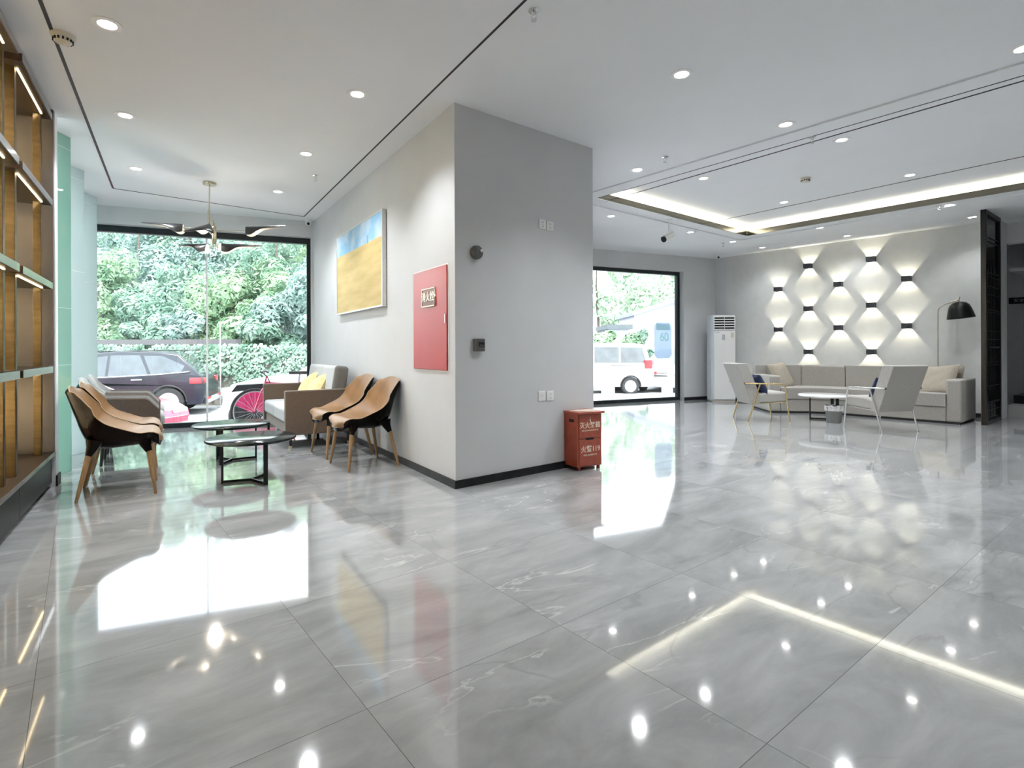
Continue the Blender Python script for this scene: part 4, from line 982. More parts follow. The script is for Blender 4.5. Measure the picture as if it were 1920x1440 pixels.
place_pillow('navy_cushion', 'navy cushion on the gold framed armchair', .30, .30, .11, Matrix.Translation((cl.x-.04, cl.y-.10, .545)) @ Matrix.Rotation(R(-1), 4, 'Z') @ Matrix.Rotation(R(66), 4, 'Y'), M_navy, 'navy cushions on the armchairs')
vf = V2(99); vs = V2(189)
q = cr_+vf*.0+vs*-.0
place_pillow('navy_cushion', 'navy cushion half hidden on the silver framed armchair', .30, .30, .11, Matrix.Translation((q.x, q.y, .545)) @ Matrix.Rotation(R(99), 4, 'Z') @ Matrix.Rotation(R(66), 4, 'Y'), M_navy, 'navy cushions on the armchairs')

# white table and bin
M_wmar = mat('white_marble_top', (.80, .80, .79), .15, var=.04, scale=6, coat=.3)
TW = Vector((4.935, 8.13, 0))
make_ctable(TW, R(158), 'round white marble table with black legs in the lounge', .375, M_wmar, .375, M_blackm, None, 'marble_table', tt=.028)
t = thing('waste_bin', 'grey waste bin with a plastic liner beside the white table', 'waste bin', (4.86, 7.83, 0))
M_bin = mat('grey_bin', (.20, .20, .20), .45, var=.1, scale=20, stretch=(8, 8, .3)); M_liner = glass_mat('plastic_liner', (.75, .76, .76), rough=.25)
b = MB(); b.lathe([(.0001, 0), (.088, 0), (.094, .008), (.112, .222), (.114, .226), (.108, .226), (.09, .012), (.0001, .01)], 32); b.build('bucket', M_bin, t)
M_lin3 = mat('clear_liner', (.62, .62, .61), .3, var=.2, scale=30)
b = MB(); b.grid(lambda u, v: Vector(((.112+.006*math.sin(u*2*PI*11)+.004*math.sin(u*2*PI*5)+.004)*math.cos(u*2*PI), (.112+.006*math.sin(u*2*PI*11)+.004)*math.sin(u*2*PI), .17+.075*v+.008*math.sin(u*2*PI*7)*v)), 90, 5, closeu=True); b.build('liner', M_lin3, t)
# ================================================================== OUTSIDE
M_conc = mat('pale_concrete', (.44, .44, .43), .8, var=.1, scale=3); M_asph = mat('street_concrete', (.34, .34, .345), .85, var=.12, scale=2)
o = MB().box((0, 40, -.66), (160, 110, .1)).build('ground_street', M_asph, smooth=False); o['kind'] = 'structure'
b = MB(); e0 = Vector((-9, 5.3, 0)); e0 = W1L-W1D*6+W1N*.25
wallbox(b, e0, W1L+W1D*16+W1N*.25, -.62, -.23, W1N, 1.35); o = b.build('ground_pavement', M_conc, smooth=False); o['kind'] = 'structure'
# leaf cluster builder
def leaves(b, c, rad, n, s, clumps=10, squash=1.0, long=1.0):
    cl_ = []
    for i in range(clumps):
        while True:
            p = Vector((random.uniform(-1, 1), random.uniform(-1, 1), random.uniform(-1, 1)))
            if p.length < 1: break
        p = p.normalized()*random.uniform(.35, .85) if clumps > 1 else Vector((0, 0, 0)); cl_.append((Vector((p.x*rad[0], p.y*rad[1], p.z*rad[2])), random.uniform(.16, .32)))
    for i in range(n):
        cc, cr2 = random.choice(cl_)
        d = Vector((random.gauss(0, 1), random.gauss(0, 1), random.gauss(0, 1))).normalized(); rr = cr2*random.uniform(.8, 1.05)
        p = Vector(c)+cc+Vector((d.x*rad[0], d.y*rad[1], d.z*rad[2]*squash))*rr
        nrm = (d+Vector((random.uniform(-.6, .6), random.uniform(-.6, .6), random.uniform(-.2, .9)))).normalized()
        a = nrm.orthogonal().normalized(); a.rotate(Matrix.Rotation(random.uniform(0, 6.28), 3, nrm)); bb_ = nrm.cross(a)
        k = s*random.uniform(.6, 1.3)
        b.add([p-a*k*long, p+bb_*k*.45, p+a*k*long, p-bb_*k*.45], [[0, 1, 2, 3]])
LM = [leaf_mat('leaf_bright', (.17, .29, .18), (.50, .64, .44)), leaf_mat('leaf_mid', (.14, .24, .18), (.40, .54, .44)), leaf_mat('leaf_blue', (.16, .25, .22), (.44, .56, .52)), leaf_mat('leaf_hazed', (.45, .58, .46), (.72, .80, .66))]  # greens greyed as a light veil; the palest has haze painted into its colour
M_bark = mat('bark', (.10, .085, .07), .9, var=.4, scale=12, bump=.5)
def tree(px, Y, ztop, rw, label, mi=0, n=5200, s=.12, name='leafy_tree', zb=-.6, clumps=16, long=1.0, trunk=True):
    x = ray(px, 600)[0]*Y
    t = thing(name, label, 'tree', (x, Y, zb))
    hgt = ztop-zb
    if trunk: MB().tube([(0, 0, 0), (.12, .05, hgt*.3), (-.08, 0, hgt*.6), (0, 0, hgt*.85)], [.16, .12, .08, .03], 10).build('trunk', M_bark, t)
    b = MB(); leaves(b, (0, 0, hgt*.60), (rw, rw*.8, hgt*.42), n, s, clumps, long=long); b.build('foliage', LM[mi], t, smooth=False, fix=False)
random.seed(11)
TR = [(190, 20.5, 5.2, 2.6, 'pale green tree at the left edge of the large window', 0), (262, 23, 7.4, 2.8, 'tall dark leafed tree behind the black car', 2), (330, 20, 4.3, 2.4, 'bushy tree with a visible trunk above the black car roof', 1),
      (400, 24, 7.2, 2.8, 'tree behind the window joint with dark gaps', 2), (455, 20, 4.8, 2.4, 'bright bamboo-like tree right of the window joint', 0), (520, 22, 6.4, 2.6, 'dense tree with light green top beside the window frame', 1),
      (575, 19, 4.6, 2.2, 'rounded green tree at the right edge of the large window', 2), (360, 27, 9, 3.8, 'tallest tree far behind the middle of the large window', 1), (500, 28, 9.2, 4.0, 'tall tree far behind on the right of the large window', 0),
      (230, 28, 9.5, 4.0, 'tall tree far behind on the left of the large window', 2), (120, 24, 8, 3.4, 'tree hidden mostly by the green glass', 1)]
for (px, Y, zt_, rw, lab, mi) in TR: tree(px, Y, zt_, rw, lab, mi, n=11000 if Y < 25 else 12000, s=.085 if Y < 25 else .13, long=1.3, clumps=26)
# low bushes above the ivy wall
for k, px in enumerate((200, 290, 345, 420, 480, 545)):
    x = ray(px, 600)[0]*17.8
    t = thing('bush', ['bush above the wall at the left window edge', 'bush above the wall behind the car roof', 'bush above the wall behind the car boot', 'bush above the wall at the window joint', 'bush above the wall right of the joint', 'bush above the wall beside the right frame'][k], 'bush', (x, 18.0, .6))
    b = MB(); leaves(b, (0, 0, .8), (1.5, .9, 1.1), 3200, .11, 9); b.build('foliage', LM[k % 3], t, smooth=False, fix=False)
# hillside behind the trees
M_hill = leaf_mat('undergrowth', (.06, .06, .07), (.16, .165, .17), .05)
b = MB()
def hill(u, v):
    x = -34+u*38; y = 27+v*14; z = -.7+13*(v**.8)*(1 if x < -4 else max(.0, 1-(x+4)/8)); z += .5*math.sin(x*1.3+y)*math.sin(y*1.1)+.3*math.sin(x*3.1)
    return (x, y, z)
b.grid(hill, 60, 30); o = b.build('ground_hillside', M_hill, fix=False); o['kind'] = 'structure'
# ivy wall
YW = 16.6
t = thing('ivy_wall', 'long low wall overgrown with ivy behind the parked cars', 'wall', (-6, YW, -.62))
M_oldw = mat('old_wall', (.20, .185, .16), .9, var=.3, scale=4, bump=.4)
MB().bx(-14, 6.5, 0, .3, 0, 1.55).build('masonry', M_oldw, t)
b = MB(); random.seed(5)
for i in range(26000):
    x = random.uniform(-14, 6.5); z = random.uniform(.22, 1.86); 
    if z < .55+.25*math.sin(x*2.1)+.15*math.sin(x*5.3) and random.random() < .8: continue
    if math.sin(x*3.3+z*4)*math.sin(z*5.1-x*1.7) > .72 and random.random() < .7: continue
    p = Vector((x, -.04-random.random()*.16, z)); nrm = Vector((random.uniform(-.7, .7), -1, random.uniform(-.1, .9))).normalized()
    a = nrm.orthogonal().normalized(); a.rotate(Matrix.Rotation(random.uniform(0, 6.28), 3, nrm)); c = nrm.cross(a); k = random.uniform(.03, .065)
    b.add([p-a*k, p+c*k*.8, p+a*k, p-c*k*.8], [[0, 1, 2, 3]])
b.build('ivy', LM[1], t, smooth=False, fix=False)
t = thing('fence_board', 'dark horizontal board rail above the ivy wall', 'fence', (0, 17.3, 1.15))
pa, pb = atY(176, 640, 17.3), atY(452, 641, 17.3)
MB().bx(pa.x-3, pb.x, 0, .05, .10, .27).build('rail', mat('dark_board', (.10, .095, .10), .8), t)
for i in range(5): MB().bx(pb.x-.3-i*2.2, pb.x-.22-i*2.2, .05, .12, -1.2, .2).build('post', M_bark, t)
pp = atY(413, 640, 16.0)
t = thing('lamp_post', 'thin pale pole standing in front of the ivy', 'pole', (pp.x, 16.0, -.61)); MB().tube([(0, 0, 0), (0, 0, 2.5)], .02, 10).build('pole', mat('pale_pole', (.3, .3, .3), .6), t); MB().lathe([(.09, 0), (.09, .03), (.04, .05)], 14).build('base', mat('pale_pole_base', (.4, .4, .4), .5), t)

# ---------------------------------------------------------------- vehicles
M_tyre = mat('tyre', (.03, .03, .032), .8, var=.2); M_rim = mat('alloy_rim', (.55, .56, .58), .4, .3); M_cglass = mat('car_glass', (.055, .07, .08), .05, var=.3, scale=3, coat=.8)
M_dark = mat('black_trim', (.02, .02, .022), .5); M_tail = mat('tail_lamp', (.55, .03, .04), .15, coat=.5); M_head = mat('head_lamp', (.75, .78, .8), .08, coat=.8)
def wheel(par, x, y, r, s, spokes=8, w=.2):
    t_ = MB(); t_.T = Matrix.Translation((x, y, r)) @ Matrix.Rotation(PI/2*s*-1, 4, 'X')
    t_.lathe([(r*.66, -w/2), (r*.9, -w/2), (r, -w/2+.03), (r, w/2-.03), (r*.92, w/2), (r*.68, w/2), (r*.66, w/2-.02)], 36); tyre = t_.build('wheel', M_tyre, par)
    b = MB(); b.T = Matrix.Translation((x, y, r)) @ Matrix.Rotation(PI/2*s*-1, 4, 'X')
    b.lathe([(r*.66, w/2-.015), (r*.69, w/2-.005), (r*.66, w/2-.06), (r*.60, w/2-.06)], 36)
    b.lathe([(.0001, w/2-.01), (.05, w/2-.012), (.06, w/2-.03), (.0001, w/2-.05)], 16)
    for k in range(spokes):
        a = 2*PI*k/spokes; M0 = Matrix.Rotation(a, 4, 'Z'); T0_ = b.T.copy(); b.T = T0_ @ M0
        b.add([(.04, -.012, w/2-.025), (r*.67, -.022, w/2-.02), (r*.67, .022, w/2-.02), (.04, .012, w/2-.025), (.04, -.012, w/2-.05), (r*.67, -.022, w/2-.05), (r*.67, .022, w/2-.05), (.04, .012, w/2-.05)], [[0, 1, 2, 3], [7, 6, 5, 4], [0, 4, 5, 1], [1, 5, 6, 2], [2, 6, 7, 3], [3, 7, 4, 0]]); b.T = T0_
    b.build('rim', M_rim, tyre); b = MB(); b.T = Matrix.Translation((x, y, r)) @ Matrix.Rotation(PI/2*s*-1, 4, 'X'); b.lathe([(.0001, w/2-.07), (r*.66, w/2-.07)], 24); b.build('brake_disc', M_dark, tyre)
def make_car(name, label, cat, loc, heading, prof, roof, wins, wx, wr, width, paint, lower=None, group=None, nspk=8, tailz=(.9, 1.05), headz=(.72, .86), rear_x=None, front_x=None, rails=False, grille=None):
    """local +x = forward. prof: lower body side profile between the arches; roof: greenhouse profile; wins: list of window polygons"""
    t = thing(name, label, cat, loc, heading, group); hw_ = width/2
    # lower body polygon with wheel arches cut in
    bot = prof['z0']; xs = sorted(wx); poly = list(prof['top'])
    und = []
    for x in xs[::-1]:
        ra_ = wr*1.16; h0 = math.sqrt(max(.01, ra_*ra_-(bot-wr)**2))
        a0_ = math.atan2(bot-wr, h0); steps = 12
        for k in range(steps+1):
            a = a0_+(PI-2*a0_)*k/steps; und.append((x+ra_*math.cos(a), wr+ra_*math.sin(a)))
    # top goes rear -> front, underside goes front -> rear
    poly = prof['top']+[(prof['top'][-1][0]-.05, bot)]+und+[(prof['top'][0][0]+.05, bot)]
    b = MB(); b.prism_y(poly, -hw_, hw_); b.build('body', paint, t, bevel=.045, seg=3)
    # greenhouse with tumblehome
    n = len(roof); ti = .17
    zmin = min(p[1] for p in roof); zmax = max(p[1] for p in roof)
    def yo(z): return hw_-.03-ti*(z-zmin)/(zmax-zmin)
    vs = [(p[0], -yo(p[1]), p[1]) for p in roof]+[(p[0], yo(p[1]), p[1]) for p in roof]
    tri = tessellate_polygon([[Vector((p[0], p[1], 0)) for p in roof]])
    b = MB(); b.add(vs, [list(q) for q in tri]+[[i+n for i in q][::-1] for q in tri]+[[i, (i+1) % n, (i+1) % n+n, i+n][::-1] for i in range(n)]); b.build('cabin', paint, t, bevel=.04, seg=3)
    for wpoly in wins:
        for s in (-1, 1):
            m_ = len(wpoly); b = MB(); vv = [(p[0], s*(yo(p[1])+.006), p[1]) for p in wpoly]+[(p[0], s*(yo(p[1])-.02), p[1]) for p in wpoly]
            tri = tessellate_polygon([[Vector((p[0], p[1], 0)) for p in wpoly]])
            b.add(vv, [list(q) for q in tri]+[[i+m_ for i in q][::-1] for q in tri]+[[i, (i+1) % m_, (i+1) % m_+m_, i+m_] for i in range(m_)]); b.build('side_window', M_cglass, t, smooth=False)
    # windscreen and rear screen from the roof profile ends
    def screen(p, q, nm, out):
        b = MB(); y1, y2 = yo(p[1])-.06, yo(q[1])-.05
        b.add([(p[0]+out, -y1, p[1]), (p[0]+out, y1, p[1]), (q[0]+out, y2, q[1]), (q[0]+out, -y2, q[1]), (p[0]-out, -y1, p[1]), (p[0]-out, y1, p[1]), (q[0]-out, y2, q[1]), (q[0]-out, -y2, q[1])], [[0, 1, 2, 3], [7, 6, 5, 4], [0, 4, 5, 1], [1, 5, 6, 2], [2, 6, 7, 3], [3, 7, 4, 0]]); b.build(nm, M_cglass, t, smooth=False)
    R_ = roof; screen(R_[0], R_[1], 'rear_screen', -.012); screen(R_[-1], R_[-2], 'windscreen', .012)
    for x in wx:
        for s in (-1, 1): wheel(t, x, s*(hw_-.10), wr, s, nspk)
        b = MB(); ra_ = wr*1.16
    for x in wx:
        for s in (-1, 1):
            MB().tube([(x+wr*1.17*math.cos(a), s*(hw_-.0), wr+wr*1.17*math.sin(a)) for a in [PI*k/16 for k in range(17)]], .022, 8).build('arch_trim', lower or M_dark, t)
    rx, fx = prof['top'][0][0], prof['top'][-1][0]
    for s in (-1, 1):
        b = MB(); b.prism([(rx-.015, s*(hw_-.34)), (rx-.015, s*(hw_-.05)), (rx+.05, s*(hw_+.006)), (rx+.34, s*(hw_+.006)), (rx+.34, s*(hw_-.05)), (rx+.1, s*(hw_-.34))], *tailz); b.build('tail_lamp', M_tail, t, bevel=.015)
        b = MB(); b.prism([(fx+.012, s*(hw_-.42)), (fx+.012, s*(hw_-.08)), (fx-.06, s*(hw_+.004)), (fx-.40, s*(hw_+.004)), (fx-.40, s*(hw_-.06)), (fx-.1, s*(hw_-.42))], *headz); b.build('head_lamp', M_head, t, bevel=.02)
    MB().bx(rx-.04, rx+.08, -hw_+.06, hw_-.06, bot, bot+.20).build('rear_bumper', lower or paint, t, bevel=.03)
    MB().bx(fx-.08, fx+.03, -hw_+.06, hw_-.06, bot, bot+.16).build('front_bumper', lower or paint, t, bevel=.03)
    if rails:
        for s in (-1, 1): MB().tube([(R_[1][0]-.1, s*(yo(zmax)-.03), zmax+.0), (R_[1][0]-.2, s*(yo(zmax)-.03), zmax+.012), (R_[-2][0]+.35, s*(yo(zmax)-.03), zmax-.03), (R_[-2][0]+.2, s*(yo(zmax)-.03), zmax-.05)], .012, 8).build('roof_rail', M_dark, t)
    if grille:
        for k in range(5): MB().bx(fx+.005, fx+.03, -.45, .45, grille+k*.055, grille+k*.055+.022).build('grille_bar', M_dark if k % 2 == 0 else M_rim, t, bevel=.004)
        b = MB(); b.T = Matrix.Translation((fx+.03, 0, grille+.12)) @ Matrix.Rotation(PI/2, 4, 'Y'); b.lathe([(.0001, .01), (.05, .01), (.055, 0)], 18); b.build('badge', M_tail, t)
    return t
def win_band(z0, z1, segs): return segs
M_black_paint = mat('black_car_paint', (.010, .013, .022), .3, 0, var=.2, scale=2, coat=.35)
M_red_paint = mat('red_car_paint', (.55, .03, .08), .2, .1, var=.05, coat=1); M_white_paint = mat('white_car_paint', (.50, .495, .48), .25, var=.02, coat=1)
SUVP = dict(z0=.28, top=[(-2.24, .42), (-2.27, .75), (-2.20, 1.02), (-1.6, 1.09), (.65, .98), (1.35, .96), (2.05, .86), (2.25, .66), (2.27, .42)])
SUVR = [(-2.16, 1.0), (-1.62, 1.58), (-1.2, 1.64), (-.3, 1.68), (.35, 1.60), (1.30, .93)]
# roof list must run rear-bottom .. front-bottom, first two = rear screen, last two = windscreen
SUVW = [[(.93, 1.02), (.28, 1.50), (-.05, 1.55), (-.02, 1.02)], [(-.08, 1.02), (-.11, 1.56), (-.75, 1.56), (-.95, 1.06)], [(-1.02, 1.07), (-.83, 1.55), (-1.25, 1.54), (-1.78, 1.28), (-1.70, 1.13)]]
hd = R(197)
c_ = Vector((-10.0, 14.35, 0))
SUV = make_car('black_suv', 'black estate car with roof rails parked beyond the large window', 'car', (c_.x, c_.y, -.61), hd, SUVP, SUVR, SUVW, (-1.42, 1.30), .36, 1.84, M_black_paint, nspk=10, tailz=(.82, .97), rails=True)
for s in (-1, 1):
    MB().tube([(.75, s*.90, 1.00), (-.2, s*.915, 1.025), (-1.2, s*.915, 1.07), (-1.9, s*.90, 1.13)], .014, 6).build('belt_moulding', M_rim, SUV)
    for x in (.30, -.72): MB().bx(x-.12, x+.12, s*.925, s*.95, .93, .96).build('door_handle', M_rim, SUV, bevel=.005)
MB().bx(-2.33, -2.24, -.75, .75, .30, .44).build('bumper_guard', M_rim, SUV, bevel=.02)
for s in (-1, 1): MB().bx(-2.335, -2.30, s*.80, s*.50, .40, .46).build('reflector', M_tail, SUV, bevel=.005)
HAP = dict(z0=.20, top=[(-2.15, .40), (-2.18, .66), (-2.05, .80), (-1.3, .82), (.25, .80), (1.1, .74), (1.85, .61), (2.12, .48), (2.16, .34)])
HAR = [(-1.9, .82), (-1.3, 1.12), (-.9, 1.17), (-.4, 1.15), (.45, .80)]
HAW = [[(.15, .87), (-.35, 1.09), (-.62, 1.11), (-.6, .87)], [(-.66, .87), (-.68, 1.11), (-1.1, 1.09), (-1.45, .90)]]
nose = Vector((-6.62, 10.6, 0)); c_ = nose-V2(-12)*2.16
make_car('red_coupe', 'low red car whose bonnet shows behind the tub armchairs', 'car', (c_.x, c_.y, -.61), R(-12), HAP, HAR, HAW, (-1.35, 1.35), .30, 1.72, M_red_paint, headz=(.41, .50))
WSP = dict(z0=.26, top=[(-2.2, .42), (-2.22, .8), (-2.1, 1.08), (-1.5, 1.14), (.7, 1.10), (1.5, 1.04), (2.1, .92), (2.25, .72), (2.28, .42)])
WSR = [(-2.0, 1.08), (-1.6, 1.62), (-1.0, 1.70), (-.1, 1.70), (1.0, 1.07)]
WSW = [[(.68, 1.13), (.03, 1.6), (-.35, 1.62), (-.33, 1.13)], [(-.40, 1.13), (-.42, 1.62), (-1.2, 1.60), (-1.5, 1.18)]]
nose = Vector((-5.3, 10.35, 0)); c_ = nose+V2(8)*2.28
WC = make_car('white_car', 'white car behind the bicycle at the right edge of the large window', 'car', (c_.x+.1, c_.y+.55, -.61), R(188), WSP, WSR, WSW, (-1.35, 1.35), .33, 1.8, M_white_paint)
WC.scale = (1, 1, 1.14)
VAP = dict(z0=.30, top=[(-2.35, .45), (-2.37, .9), (-2.33, 1.12), (-1.5, 1.14), (1.2, 1.12), (1.75, 1.05), (2.3, .85), (2.42, .6), (2.42, .4)])
VAR = [(-2.30, 1.08), (-2.12, 1.86), (-1.7, 1.93), (.5, 1.95), (.95, 1.85), (1.75, 1.02)]
VAW = [[(-2.10, 1.20), (-1.98, 1.76), (-1.15, 1.79), (-1.12, 1.20)], [(-1.05, 1.20), (-1.08, 1.79), (-.15, 1.80), (-.13, 1.20)], [(-.05, 1.20), (-.05, 1.80), (.62, 1.78), (1.18, 1.22)]]
rear = Vector((5.85, 20.6, 0)); c_ = rear+V2(184)*2.37
VAN = make_car('white_van', 'white passenger van seen through the narrower window', 'van', (c_.x, c_.y+.6, -.66), R(184), VAP, VAR, VAW, (-1.48, 1.45), .33, 1.7, M_white_paint, nspk=7, tailz=(.98, 1.30))
for s in (-1, 1): MB().bx(-2.0, -.7, s*.852, s*.862, 1.10, 1.115).build('sliding_door_rail', M_dark, VAN)
c_ = Vector((7.35, 22.6, -.66))
make_car('white_saloon', 'white car facing the building behind the van', 'car', c_, R(236), WSP, WSR, WSW, (-1.35, 1.35), .33, 1.8, M_white_paint, headz=(.74, .90), grille=.68)
# concrete bollards
M_boll = mat('bollard_concrete', (.50, .46, .41), .8, var=.1, scale=8)
for (x0, x1, yt, yb, lab) in ((1131, 1153, 722, 745, 'left pale concrete block outside the narrower window'), (1246, 1262, 718, 747, 'right pale concrete block outside the narrower window')):
    q = atz((x0+x1)/2, yb, -.35); t = thing('concrete_block', lab, 'concrete block', (q.x, q.y, -.62), 0, 'concrete blocks on the pavement edge')
    wq = (x1-x0)*q.y/1020; MB().bx(-wq/2, wq/2, 0, .3, 0, .62-.0).build('block', M_boll, t, bevel=.015)
    MB().bx(-wq/2-.01, wq/2+.01, -.01, .31, .60, .63).build('cap', M_boll, t, bevel=.008)
# shed beyond
M_pale = mat('pale_render', (.52, .52, .60), .8, var=.05, scale=1)
t = thing('outbuilding', 'pale building with a sloping grey roof edge beyond the van', 'building', (8.4, 33, -.66))
p0, p1 = atY(1189, 587, 33), atY(1275, 560, 33)
MB().prism_y([(p0.x-8.4, 0), (p0.x-8.4, p0.z+.66-.1), (p1.x-8.4+2, p1.z+.66+.45), (p1.x-8.4+2, 0)], 0, 4).build('wall', M_pale, t, smooth=False)
b = MB(); b.prism_y([(p0.x-8.6, p0.z+.66-.18), (p0.x-8.6, p0.z+.66+.02), (p1.x-8.4+2.2, p1.z+.66+.72), (p1.x-8.4+2.2, p1.z+.66+.52)], -.4, 4.4); b.build('roof', mat('grey_roof', (.22, .25, .27), .6), t, smooth=False)
t = thing('low_shed', 'dark roofed low shed half hidden by bushes', 'building', (5.6, 30, -.66)); pq = atY(1150, 612, 30)
MB().bx(pq.x-5.6-.2, pq.x-5.6+.8, 0, 3, 0, pq.z+.5).build('wall', M_pale, t); MB().bx(pq.x-5.6-.4, pq.x-5.6+1.0, -.3, 3.2, pq.z+.5, pq.z+.75).build('roof', mat('dark_roof', (.10, .12, .13), .6), t)
random.seed(21)
for (px, Y, zt_, rw, mi, lab) in ((1125, 24.5, 2.0, 1.7, 0, 'light green bush behind the white van, left'), (1165, 25.5, 1.95, 1.8, 0, 'light green bush behind the white van, right'), (1198, 24.8, 2.0, 1.0, 1, 'darker green bush beside the white van rear'), (1215, 26, 1.2, 1.1, 1, 'low green bush under the pale building')):
    x = ray(px, 600)[0]*Y; t = thing('shrub', lab, 'shrub', (x, Y, -.66)); b = MB(); leaves(b, (0, 0, (zt_+.66)*.52), (rw, rw*.7, (zt_+.66)*.5), 5000, .12, 12); b.build('foliage', LM[mi], t, smooth=False, fix=False)
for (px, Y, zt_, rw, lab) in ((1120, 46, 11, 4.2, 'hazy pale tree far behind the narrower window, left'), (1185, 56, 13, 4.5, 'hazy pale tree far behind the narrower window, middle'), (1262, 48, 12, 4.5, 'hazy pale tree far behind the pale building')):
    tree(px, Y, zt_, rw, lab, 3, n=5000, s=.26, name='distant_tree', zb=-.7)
# window sticker
q = onp(1243, 638, W2A+W2N*.16, W2B+W2N*.16)
t = thing('window_sticker', 'pale blue-grey board with cut corners and green figures in the narrower window', 'sign', q, math.atan2(W2D.y, W2D.x))
w, h_ = .225, .37; cc = .07
def film(name, c, a):
    m = bpy.data.materials.new(name); m.use_nodes = True; t_ = m.node_tree; t_.nodes.clear()
    o_ = t_.nodes.new('ShaderNodeOutputMaterial'); x_ = t_.nodes.new('ShaderNodeMixShader'); x_.inputs[0].default_value = a
    tp = t_.nodes.new('ShaderNodeBsdfTransparent'); tp.inputs[0].default_value = (.8, .86, .94, 1); tl_ = t_.nodes.new('ShaderNodeBsdfTranslucent')
    n_ = t_.nodes.new('ShaderNodeTexNoise'); r_ = t_.nodes.new('ShaderNodeValToRGB'); r_.color_ramp.elements[0].color = (*[v*.95 for v in c], 1); r_.color_ramp.elements[1].color = (*c, 1)
    t_.links.new(n_.outputs['Fac'], r_.inputs[0]); t_.links.new(r_.outputs[0], tl_.inputs[0]); t_.links.new(tp.outputs[0], x_.inputs[1]); t_.links.new(tl_.outputs[0], x_.inputs[2]); t_.links.new(x_.outputs[0], o_.inputs[0]); return m
M_stk = film('sticker_grey', (.55, .62, .72), .6)
MB().prism_y([(-w+cc, -h_), (w-cc, -h_), (w, -h_+cc), (w, h_-cc), (w-cc, h_), (-w+cc, h_), (-w, h_-cc), (-w, -h_+cc)], -.004, -.001).build('board', M_stk, t, smooth=False)
MB().bx(-w+.05, w-.05, -.0052, -.0041, h_-.16, h_-.03).build('top_band', film('sticker_pale', (.75, .85, .75), .7), t, smooth=False)
text_mesh('60', .24, film('sticker_green', (.85, 1, .85), .8), t, 'lettering', Matrix.Translation((.03, -.005, .06)) @ Matrix.Rotation(PI/2, 4, 'X'), .0005, .004)

# bicycle --------------------------------------------------------
hc = atY(473, 775, 8.35); t = thing('bicycle', 'bicycle standing right outside the large window behind the sofa', 'bicycle', (hc.x, 8.45, -.23), R(12))
rw_ = .345
def bwheel(x):
    MB().tube([(x+rw_*math.cos(2*PI*k/48), 0, rw_+rw_*math.sin(2*PI*k/48)) for k in range(48)], .021, 10, closed=True).build('tyre', M_tyre, t)
    MB().tube([(x+(rw_-.03)*math.cos(2*PI*k/48), 0, rw_+(rw_-.03)*math.sin(2*PI*k/48)) for k in range(48)], .009, 8, closed=True).build('wheel_rim', M_rim, t)
    b = MB()
    for k in range(20): a = 2*PI*k/20; b.tube([(x, .02*(-1)**k, rw_), (x+(rw_-.03)*math.cos(a), 0, rw_+(rw_-.03)*math.sin(a))], .0015, 4)
    b.build('spokes', M_rim, t)
    b = MB(); b.T = Matrix.Translation((x, 0, rw_)) @ Matrix.Rotation(PI/2, 4, 'X'); b.lathe([(.0001, -.05), (.03, -.05), (.03, .05), (.0001, .05)], 14); b.build('hub', M_dark, t)
bwheel(0); bwheel(1.05)
M_bred = mat('bicycle_red', (.65, .06, .14), .3, coat=.6)
hx = .19
MB().tube([(0, -.05, rw_), (.10, -.05, .66), (.13, 0, .72), (hx-.02, 0, .90)], .014, 10).build('fork', M_bred, t); MB().tube([(0, .05, rw_), (.10, .05, .66), (.13, 0, .72)], .014, 10).build('fork', M_bred, t)
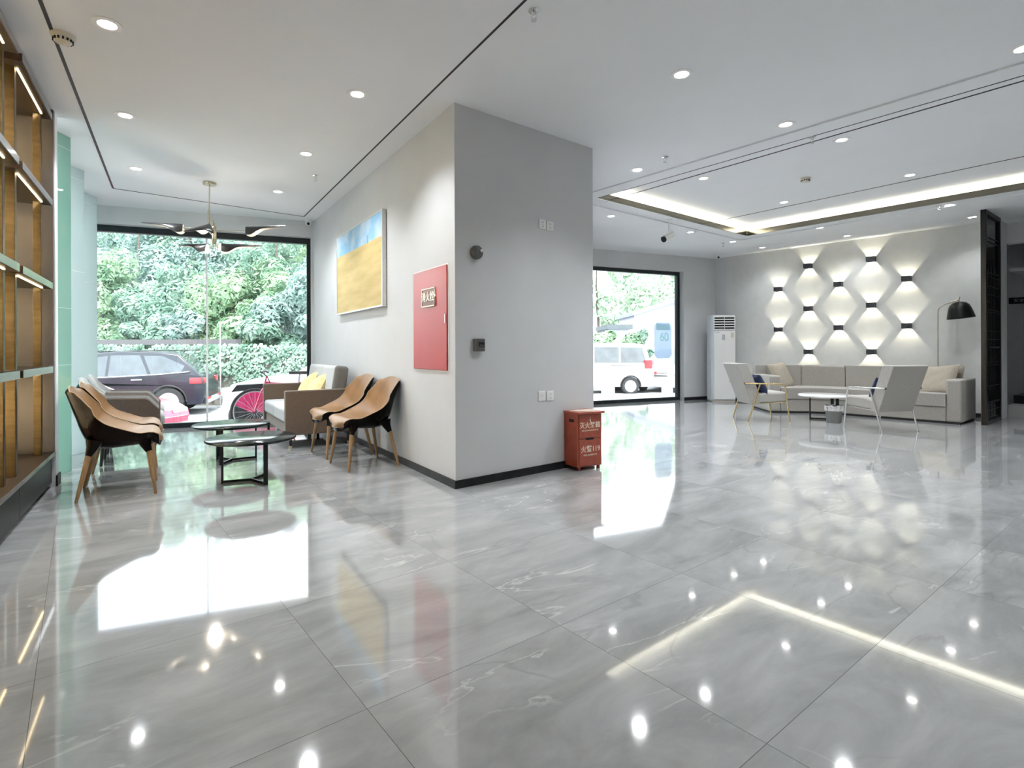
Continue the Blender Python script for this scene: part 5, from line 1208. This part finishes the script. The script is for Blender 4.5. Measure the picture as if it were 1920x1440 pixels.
for pts in (([(.14, 0, .74), (.48, 0, .30), (.66, 0, .80)]), ([(.15, 0, .80), (.64, 0, .74)]), ([(.48, 0, .30), (1.05, 0, rw_), (.64, 0, .74)])): MB().tube(pts, .018, 10).build('frame_tube', M_bred, t)
MB().tube([(hx-.05, -.28, .97), (hx-.02, -.12, .98), (hx, 0, .955), (hx-.02, .12, .98), (hx-.05, .28, .97)], .014, 10).build('handlebar', M_dark, t)
MB().tube([(hx-.05, -.20, .96), (hx+.03, -.22, .90), (hx+.07, -.22, .80)], .008, 8).build('brake_lever', M_dark, t)
MB().tube([(.64, 0, .76), (.66, 0, .92)], .014, 8).build('seat_post', M_rim, t); MB().prism([(.5, -.03), (.55, -.05), (.8, -.09), (.83, 0), (.8, .09), (.55, .05), (.5, .03)], .92, .97).build('saddle', M_dark, t, bevel=.015)
b = MB(); b.T = Matrix.Translation((.48, 0, .30)) @ Matrix.Rotation(PI/2, 4, 'X'); b.lathe([(.05, -.03), (.10, -.03), (.10, -.022), (.05, -.022)], 24); b.build('chainring', M_dark, t)
# red scooter behind it
sc0 = atY(492, 775, 8.95); t = thing('red_scooter', 'red motor scooter with bare engine parked behind the bicycle', 'scooter', (-3.52, 9.02, -.23), R(16))
M_sred = mat('scooter_red', (.62, .04, .16), .25, coat=.8)
for x in (-.6, .6): wheel(t, x, 0, .24, 1, 5, .1)
b = MB(); b.prism_y([(-.75, .45), (-.6, .62), (-.2, .70), (.0, .52), (.1, .30), (.35, .28), (.45, .45), (.6, .95), (.52, .98), (.38, .60), (.25, .36), (.05, .40), (-.1, .30), (-.5, .30)], -.13, .13); b.build('bodywork', M_sred, t, bevel=.03)
MB().prism_y([(-.78, .63), (-.7, .74), (-.2, .76), (-.05, .70), (-.2, .68)], -.12, .12).build('seat', M_dark, t, bevel=.02)
MB().tube([(.5, -.3, 1.02), (.46, 0, 1.0), (.5, .3, 1.02)], .015, 8).build('handlebar', M_dark, t); MB().tube([(.6, 0, .24), (.5, 0, .98)], .025, 10).build('steering_column', M_rim, t)
MB().tube([(-.3, .1, .28), (-.1, .1, .26)], .10, 14).build('engine', M_rim, t); MB().tube([(-.2, .17, .22), (-.75, .18, .26)], .04, 10).build('exhaust', M_dark, t)
